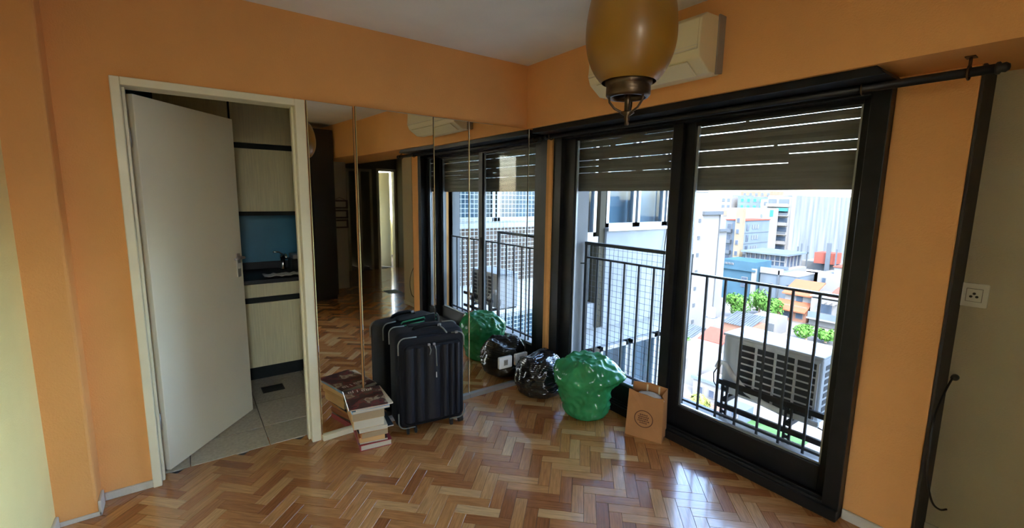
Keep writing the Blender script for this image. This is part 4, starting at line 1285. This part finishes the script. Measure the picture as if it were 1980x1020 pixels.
# ------------------------------------------------------------------ the city
GZ = -20.0
struct('ground', MB().box(-400, 500, -400, 400, GZ - 1, GZ), 'ground_far', 'pale ground of the city far below', 'ground')
class Bld:
    def __init__(s, name, label, X0, X1, Y0, Y1, Z1, m, cat='building', Z0=GZ):
        s.X0, s.Y0, s.Z0 = X0, Y0, Z0
        s.t = thing(name, label, cat, (X0, Y0, Z0))
        s.box('wall', X0, X1, Y0, Y1, Z0, Z1, m)
    def box(s, n, x0, x1, y0, y1, z0, z1, m, par=None):
        return MB().box(x0 - s.X0, x1 - s.X0, y0 - s.Y0, y1 - s.Y0, z0 - s.Z0, z1 - s.Z0).build(n, m, par or s.t)
    def wx(s, y0, y1, z0, z1, m='far_glass'):       # window on the face towards the room
        f = s.box('window', s.X0 - 0.12, s.X0 + 0.1, y0, y1, z0, z1, 'wall_white_far')
        s.box('pane', s.X0 - 0.15, s.X0 - 0.05, y0 + 0.08, y1 - 0.08, z0 + 0.08, z1 - 0.08, m, f)
    def wy(s, x0, x1, z0, z1, m='far_glass'):       # window on the right hand face
        s.box('window', x0, x1, s.Y0 - 0.1, s.Y0 + 0.1, z0, z1, m)
# blind tower
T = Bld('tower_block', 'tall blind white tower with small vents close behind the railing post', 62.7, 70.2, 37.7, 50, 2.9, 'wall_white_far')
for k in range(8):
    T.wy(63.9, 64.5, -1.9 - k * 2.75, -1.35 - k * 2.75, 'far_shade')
T.box('cornice', 64.9, 70.5, 37.3, 37.8, -0.75, -0.2, 'far_shade')
T.box('lower_block', 70.2, 73.0, 37.9, 46, GZ, -3.2, 'wall_white_far')
T.box('cornice', 70.2, 73.2, 37.5, 38.0, -3.6, -3.2, 'far_shade')
T.box('parapet', 62.6, 66.0, 37.6, 38.0, 2.9, 3.3, 'facade_grey')
MB().tube([(70.0 - 62.7, -0.12, 19.5), (70.0 - 62.7, -0.12, 1.0)], 0.08, 6).build('downpipe', 'far_shade', T.t)
# middle block with balconies and grouped windows
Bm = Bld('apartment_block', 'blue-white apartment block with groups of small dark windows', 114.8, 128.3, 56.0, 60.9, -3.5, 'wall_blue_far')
for r in range(5):
    z0 = -6.3 - r * 2.8
    for q, x0 in enumerate((119.0, 120.3, 121.5)): Bm.wy(x0, x0 + 0.8, z0 + 0.6, z0 + 1.7, 'ac_dark')
    Bm.wy(116.0, 117.2, z0 + 0.2, z0 + 1.9)
    Bm.box('floor_line', 114.8, 128.3, 55.92, 56.0, z0 - 0.45, z0 - 0.3, 'far_shade')
    Bm.box('balcony', 113.9, 114.8, 59.0, 60.7, z0 - 0.4, z0 + 0.5, 'far_shade')
    Bm.wx(59.2, 60.5, z0 + 0.2, z0 + 2.0)
    Bm.wx(56.1, 56.2, z0, z0 + 1)
Bm.box('roof_edge', 114.6, 128.4, 55.8, 61.0, -3.5, -3.25, 'tile_roof_red')
Bs = Bld('stair_tower', 'narrow beige stair tower on the apartment block', 111.9, 113.5, 55.2, 56.9, -0.25, 'wall_beige_far')
for r in range(6): Bs.wx(55.7, 56.5, -3.9 - r * 2.8, -2.7 - r * 2.8)
Bu = Bld('apartment_block', 'plain white block rising behind the beige stair tower', 129, 145, 61.2, 70.2, -0.5, 'wall_white_far')
Bu.wx(68.6, 69.8, -2.9, -1.2, 'wall_salmon_far')
Bu.wy(139.5, 141.5, -2.9, -1.0, 'far_teal')
Bu.wy(134.0, 135.0, -3.0, -2.2)
# balconied building with the large blind wall
Bb = Bld('apartment_block', 'tall block with rows of balconies and a big stained blind side wall', 147.6, 206, 58.5, 65.7, 3.4, 'wall_stained_far')
Bb.box('facade', 147.2, 147.6, 58.5, 65.7, GZ, 3.0, 'wall_white_far')
for r in range(8):
    z0 = 0.2 - r * 2.85
    Bb.box('balcony_slab', 146.0, 147.3, 59.2, 65.6, z0 - 0.25, z0, 'wall_white_far')
    Bb.box('balcony_front', 146.0, 146.15, 59.2, 65.6, z0, z0 + 0.75, 'far_shade' if r % 2 else 'wall_white_far')
    Bb.box('window_band', 147.05, 147.3, 59.4, 62.2, z0 + 0.75, z0 + 2.1, 'far_glass')
    Bb.box('window_band', 147.05, 147.3, 63.0, 65.3, z0 + 0.75, z0 + 2.1, ('far_glass', 'wall_salmon_far')[r % 3 == 2])
    if r == 1: Bb.box('awning', 146.0, 147.0, 59.4, 62.3, z0 + 1.3, z0 + 2.3, 'far_teal')
Bb.box('roof_hut', 150, 158, 59, 62, 3.4, 4.5, 'wall_white_far')
Bb.box('side_pier', 147.0, 149.0, 58.2, 58.6, GZ, 3.6, 'wall_white_far')
# pavilion on a roof terrace
Pv = Bld('roof_pavilion', 'glazed pavilion with a flat pale roof on a terrace', 111.6, 119.5, 44.0, 53.2, -11.0, 'far_glass', 'pavilion', -13.9)
Pv.box('roof_slab', 110.2, 121.5, 43.0, 54.0, -11.0, -10.6, 'wall_blue_far')
for k in range(9): Pv.box('mullion', 111.4, 111.6, 44.0 + k * 1.14, 44.2 + k * 1.14, -13.9, -11.0, 'wall_white_far')
for k in range(5): Pv.box('mullion', 111.6 + k * 1.9, 111.8 + k * 1.9, 43.8, 44.0, -13.9, -11.0, 'wall_white_far')
Pv.box('rail', 111.35, 111.6, 44.0, 53.2, -12.6, -12.4, 'wall_white_far')
Pb = Bld('terrace_building', 'white building under the glazed pavilion', 108.5, 119, 42.3, 54.5, -13.9, 'wall_white_far')
Pb.box('parapet', 108.3, 108.6, 42.0, 54.5, -13.9, -13.2, 'wall_blue_far')
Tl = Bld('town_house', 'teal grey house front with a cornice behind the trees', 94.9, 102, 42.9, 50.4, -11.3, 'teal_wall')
Tl.box('cornice', 94.5, 95.0, 42.7, 50.5, -13.3, -12.9, 'teal_wall')
Tl.box('corner_strip', 94.7, 95.2, 42.6, 43.5, GZ, -12.6, 'wall_white_far')
Tl.wx(44.3, 45.6, -16.8, -14.6)
for k in range(3): Tl.wx(47.6 + k * 0.7, 48.1 + k * 0.7, -12.3, -11.9)
Wr = Bld('town_house', 'pale house with a sloping parapet right of the teal house', 96.5, 104, 35.1, 42.5, -13.4, 'wall_blue_far')
Wr.box('parapet', 96.2, 96.6, 38.0, 42.5, -13.4, -12.2, 'wall_white_far')
Wr.box('roof', 96.4, 104, 35.0, 38.4, -13.4, -13.1, 'wall_white_far')
Wr.wx(39.8, 40.6, -16.5, -15.3)
Wr.wx(36.2, 37.2, -16.5, -15.1)
Wr.box('ladder', 96.2, 96.4, 38.6, 38.9, -18, -12.5, 'far_shade')
Gb = Bld('town_house', 'grey building carrying red sheds and chimneys', 126, 136, 36.0, 46.2, -13.3, 'wall_stained_far')
Gb.box('red_shed', 121.5, 126, 37.6, 41.8, -13.1, -10.5, 'tile_roof_red')
for y_, h_ in ((38.2, -8.0), (36.9, -9.3), (43.0, -9.0), (44.4, -8.6), (45.2, -9.4)):
    Gb.box('chimney', 120.6, 121.0, y_, y_ + (0.9 if y_ == 38.2 else 0.22), -18.0, h_, 'far_shade')
for k in range(9): Gb.box('pipe', 119.6, 119.8, 36.4 + k * 0.5, 38.7 + k * 0.75, -19, -14.6 - (k * 37 % 5) * 0.4, 'facade_grey')
Uw = Bld('town_house', 'stepped white house right of the red sheds', 101, 108, 27.0, 33.4, -12.6, 'wall_white_far')
Uw.box('upper_room', 102, 108, 26.5, 31.0, -12.6, -11.2, 'wall_white_far')
Uw.box('roof', 101.8, 108, 26.3, 31.2, -11.2, -11.0, 'tile_roof_red')
Uw.wx(31.8, 32.6, -14.6, -13.4)
def pitched(t, x0, x1, y0, y1, z0, z1, m):
    # roof sloping up away from the viewer
    MB().prism([(x0 - t.X0, z0 - t.Z0), (x1 - t.X0, z1 - t.Z0), (x1 - t.X0, z1 - t.Z0 - 0.2), (x0 - t.X0, z0 - t.Z0 - 0.2)], 1, y0 - t.Y0, y1 - t.Y0).build('roof', m, t.t)
Oh = Bld('town_house', 'house with two orange tiled roofs beyond the outdoor unit', 86.8, 94, 29.5, 34.8, -17.2, 'wall_salmon_far')
pitched(Oh, 85.6, 88.6, 29.3, 35.0, -17.9, -16.6, 'tile_roof_orange')
Oh.box('upper_wall', 88.6, 93, 29.4, 34.0, -17.2, -15.4, 'wall_white_far')
pitched(Oh, 88.0, 93.5, 29.3, 34.4, -15.3, -13.3, 'tile_roof_orange')
Oh.wx(30.0, 31.2, -19.4, -18.4)
Oh.wx(32.0, 33.5, -19.6, -18.4)
Oh.box('window', 88.4, 88.6, 31.0, 32.0, -16.6, -15.6, 'far_glass')
Ph = Bld('town_house', 'white house with pergola and pale blue terrace front', 86.8, 93, 23.0, 29.0, -15.2, 'wall_white_far')
Ph.box('roof', 86.6, 93, 22.8, 29.2, -14.9, -14.7, 'wall_white_far')
pitched(Ph, 87.5, 92, 23.4, 26.8, -14.6, -13.5, 'tile_roof_red')
Ph.box('terrace_front', 85.4, 85.6, 23.2, 28.8, -18.4, -17.4, 'wall_blue_far')
Ph.box('terrace_slab', 85.4, 86.8, 23.0, 29.0, -18.7, -18.4, 'wall_white_far')
Ph.wx(25.6, 27.4, -17.6, -15.9)
Ph.wx(23.6, 24.8, -17.6, -15.9)
for k in range(6): MB().box(-1.5, 0.0, 0.4 + k * 0.8, 0.62 + k * 0.8, 4.3, 4.5).build('pergola_beam', 'wall_white_far', Ph.t)
Rh = Bld('small_house', 'small white house with a red tiled roof left of the outdoor unit', 56.5, 60, 28.2, 31.3, -17.8, 'wall_white_far')
pitched(Rh, 55.9, 59.0, 28.0, 31.6, -17.8, -16.6, 'tile_roof_red')
Rh.wx(30.1, 30.8, -19.4, -18.2)
Rh.wx(28.6, 29.0, -19.9, -18.3)
Mr = Bld('shed', 'low shed with a grey corrugated roof beside the white tower', 57.0, 60.3, 33.0, 36.6, -18.4, 'facade_grey', 'shed')
for k in range(9):
    MB().prism([(-0.4, 1.7), (3.3, 2.6), (3.3, 2.5), (-0.4, 1.6)], 1, k * 0.4, k * 0.4 + 0.3).build('roof_sheet', 'metal_roof', Mr.t)
Wl = Bld('small_house', 'plain white house lowest at the left of the view', 44.6, 49, 24.6, 27.6, -15.6, 'wall_white_far')
Wl.wx(26.0, 26.6, -18.0, -16.8)
W3 = Bld('small_house', 'low white yard building in front of the red roofed house', 50.8, 54.5, 24.8, 29.2, -18.5, 'wall_white_far')
W3.wx(26.0, 26.9, -19.7, -18.9)
W3.wx(27.6, 28.2, -19.7, -18.9)
Cr = Bld('shed', 'wide shed with a corrugated grey roof below the trees', 68.2, 72.5, 30.0, 34.8, -17.9, 'wall_salmon_far', 'shed')
for k in range(12):
    MB().prism([(-0.5, 2.1), (4.3, 3.2), (4.3, 3.1), (-0.5, 2.0)], 1, k * 0.4, k * 0.4 + 0.3).build('roof_sheet', 'metal_roof', Cr.t)
Wb = Bld('shed', 'white walled shed right of the corrugated roof', 74.3, 78, 29.0, 32.9, -17.3, 'wall_white_far', 'shed')
Wb.box('door', 74.15, 74.3, 29.4, 30.4, GZ, -18.2, 'far_shade')
Tb = Bld('water_tower', 'white block with a grey water tank on top', 60.4, 62.2, 32.0, 33.6, -15.9, 'wall_white_far', 'water tank')
MB().lathe([(0.55, 4.15), (0.55, 5.5), (0.48, 5.6), (0.1, 5.75)], 16, 0.7, 0.75).build('tank', 'aluminium', Tb.t, smooth=False)
MB().box(0.1, 1.4, 0.1, 1.4, 4.1, 4.2).build('tank_stand', 'far_shade', Tb.t)
for nm, lab, a in (('apartment_block', 'small white block on the skyline above the tower', (195.7, 205, 103.4, 108.7, 3.6, 'wall_white_far')),
                   ('apartment_block', 'blue-grey block on the skyline', (205.5, 214, 102.7, 108.5, 4.2, 'wall_blue_far')),
                   ('apartment_block', 'long salmon block on the skyline', (231.4, 245, 103.0, 118.0, 6.6, 'wall_salmon_far')),
                   ('apartment_block', 'glassy cyan block on the skyline', (196.6, 206, 89.6, 101.0, 3.6, 'wall_blue_far')),
                   ('apartment_block', 'pale block on the skyline next to the balconied building', (190, 198, 82.0, 88.0, 2.4, 'wall_white_far'))):
    q = Bld(nm, lab, *a)
    X0, X1, Y0, Y1, Z1, _ = a
    n = max(2, int((Y1 - Y0) / 2.6))
    for r in range(3):
        for k in range(n):
            yy = Y0 + 0.5 + k * (Y1 - Y0 - 0.6) / n
            q.wx(yy, yy + 1.4, Z1 - 2.4 - r * 2.8, Z1 - 0.9 - r * 2.8, 'far_teal' if 'cyan' in lab else 'far_glass')
Y1 = Bld('small_house', 'white flat-roofed annexe seen past the left end of the bracket', 42.5, 46.0, 20.4, 23.8, -18.0, 'wall_white_far')
Y1.wx(21.2, 21.9, -19.5, -18.6)
Y1.wx(22.5, 23.1, -19.5, -18.6)
Y1.box('parapet', 42.3, 42.6, 20.2, 24.0, -18.0, -17.7, 'wall_blue_far')
Y2 = Bld('small_house', 'pale blue garden shed beside the yellowish tree', 40.5, 42.2, 17.0, 19.0, -18.6, 'wall_blue_far')
Y2.wx(17.6, 18.3, -19.6, -18.9)
Y3 = Bld('garden_wall', 'long white garden wall below the annexe', 37.2, 37.5, 18.0, 24.0, -18.7, 'wall_white_far', 'wall')
Y3.box('coping', 37.1, 37.6, 17.9, 24.1, -18.7, -18.55, 'tile_roof_red')
Y4 = Bld('patio', 'reddish tiled patio beside the white garden wall', 37.8, 42.0, 19.6, 24.0, GZ + 0.08, 'wall_salmon_far', 'patio')
for k in range(8): Y4.box('joint_strip', 37.8, 42.0, 19.9 + k * 0.5, 19.94 + k * 0.5, GZ + 0.08, GZ + 0.09, 'far_shade')
sk = MB()
random.seed(21)
for i in range(46):
    xx, yy = random.uniform(70, 230), random.uniform(-120, 12)
    ww, hh = random.uniform(6, 14), random.choice((4, 5, 7, 9, 14, 19, 22)) + random.uniform(-1, 1)
    sk.box(xx, xx + ww, yy, yy + random.uniform(6, 12), GZ, GZ + hh)
    sk.box(xx + 1, xx + ww * 0.5, yy + 1, yy + 4, GZ + hh, GZ + hh + 1.2)
tag(sk.build('far_city_blocks', 'wall_white_far'), 'jumble of far city blocks beyond the right window jamb', 'buildings', None, 'stuff')
# gardens
for nm, lab, a in (('lawn', 'green lawn below the outdoor unit', (36, 43, 11, 17)), ('lawn', 'small green lawn by the red roofed house', (52, 56.4, 31.7, 34)), ('lawn', 'green yard at the right below the terrace house', (66, 73, 15, 21))):
    tag(MB().box(a[0], a[1], a[2], a[3], GZ, GZ + 0.06).build(nm, 'lawn'), lab, 'lawn')
tag(MB().box(36, 40, 6, 11, GZ, GZ + 1.4).box(36.2, 39.8, 6.2, 10.8, GZ + 1.4, GZ + 1.55).build('flat_roof', 'wall_white_far'), 'low white flat roof under the bracket of the outdoor unit', 'building')
def tree(label, x, y, h, rx, rz_, leafmat, seed, n=900, name='tree', z0=GZ):
    random.seed(seed)
    t = thing(name, label, 'tree', (x, y, z0), 0, 'trees between the houses')
    MB().tube([(0, 0, 0), (0.1, 0.05, h * 0.4), (0.0, 0.1, h * 0.75)], [0.22, 0.17, 0.08], 8).build('trunk', 'bark', t)
    m = MB()
    lob = [(random.uniform(-0.6, 0.6) * rx, random.uniform(-0.6, 0.6) * rx, h - rz_ + random.uniform(-0.5, 0.5) * rz_, random.uniform(0.45, 0.7)) for _ in range(8)]
    for i in range(n):
        l = random.choice(lob)
        d = Vector((random.gauss(0, 1), random.gauss(0, 1), random.gauss(0, 1))).normalized()
        p = Vector((l[0], l[1], l[2])) + Vector((d.x * rx, d.y * rx, d.z * rz_)) * l[3] * random.uniform(0.8, 1.05)
        s_ = random.uniform(0.16, 0.32)
        a = d.orthogonal().normalized()
        a = (a + Vector((random.uniform(-.6, .6), random.uniform(-.6, .6), random.uniform(-.6, .6)))).normalized()
        b_ = d.cross(a).normalized()
        m.add([p - a * s_, p + b_ * s_ * 0.6, p + a * s_, p - b_ * s_ * 0.6], [(0, 1, 2, 3)])
    o = m.build('foliage', leafmat, t)
    o['kind'] = 'stuff'
    return t
tree('broad green tree in front of the teal house', 79.5, 38.3, 5.0, 1.9, 2.2, 'leaf_green', 1)
tree('large green tree in the middle of the gardens', 85.0, 36.8, 5.6, 2.0, 2.6, 'leaf_green', 2, 1100)
tree('green tree next to the house with orange roofs', 82.0, 33.2, 4.6, 1.5, 1.9, 'leaf_green', 3)
tree('low dark green tree left of the tree group', 75.6, 41.6, 4.4, 1.4, 1.8, 'leaf_green', 4)
tree('yellowish tree low behind the left end of the bracket', 36.0, 19.2, 3.4, 1.0, 1.3, 'leaf_yellow', 5)
tree('leafy garden shrub before the orange roofed house', 75.0, 24.9, 2.8, 1.7, 1.2, 'leaf_green', 6, 600)
tree('leafy garden shrub before the terrace house', 76.9, 22.9, 2.4, 1.5, 1.0, 'leaf_green', 7, 600)
tree('small tree behind the white tower base', 52.2, 31.0, 3.3, 1.2, 1.2, 'leaf_green', 8, 500)
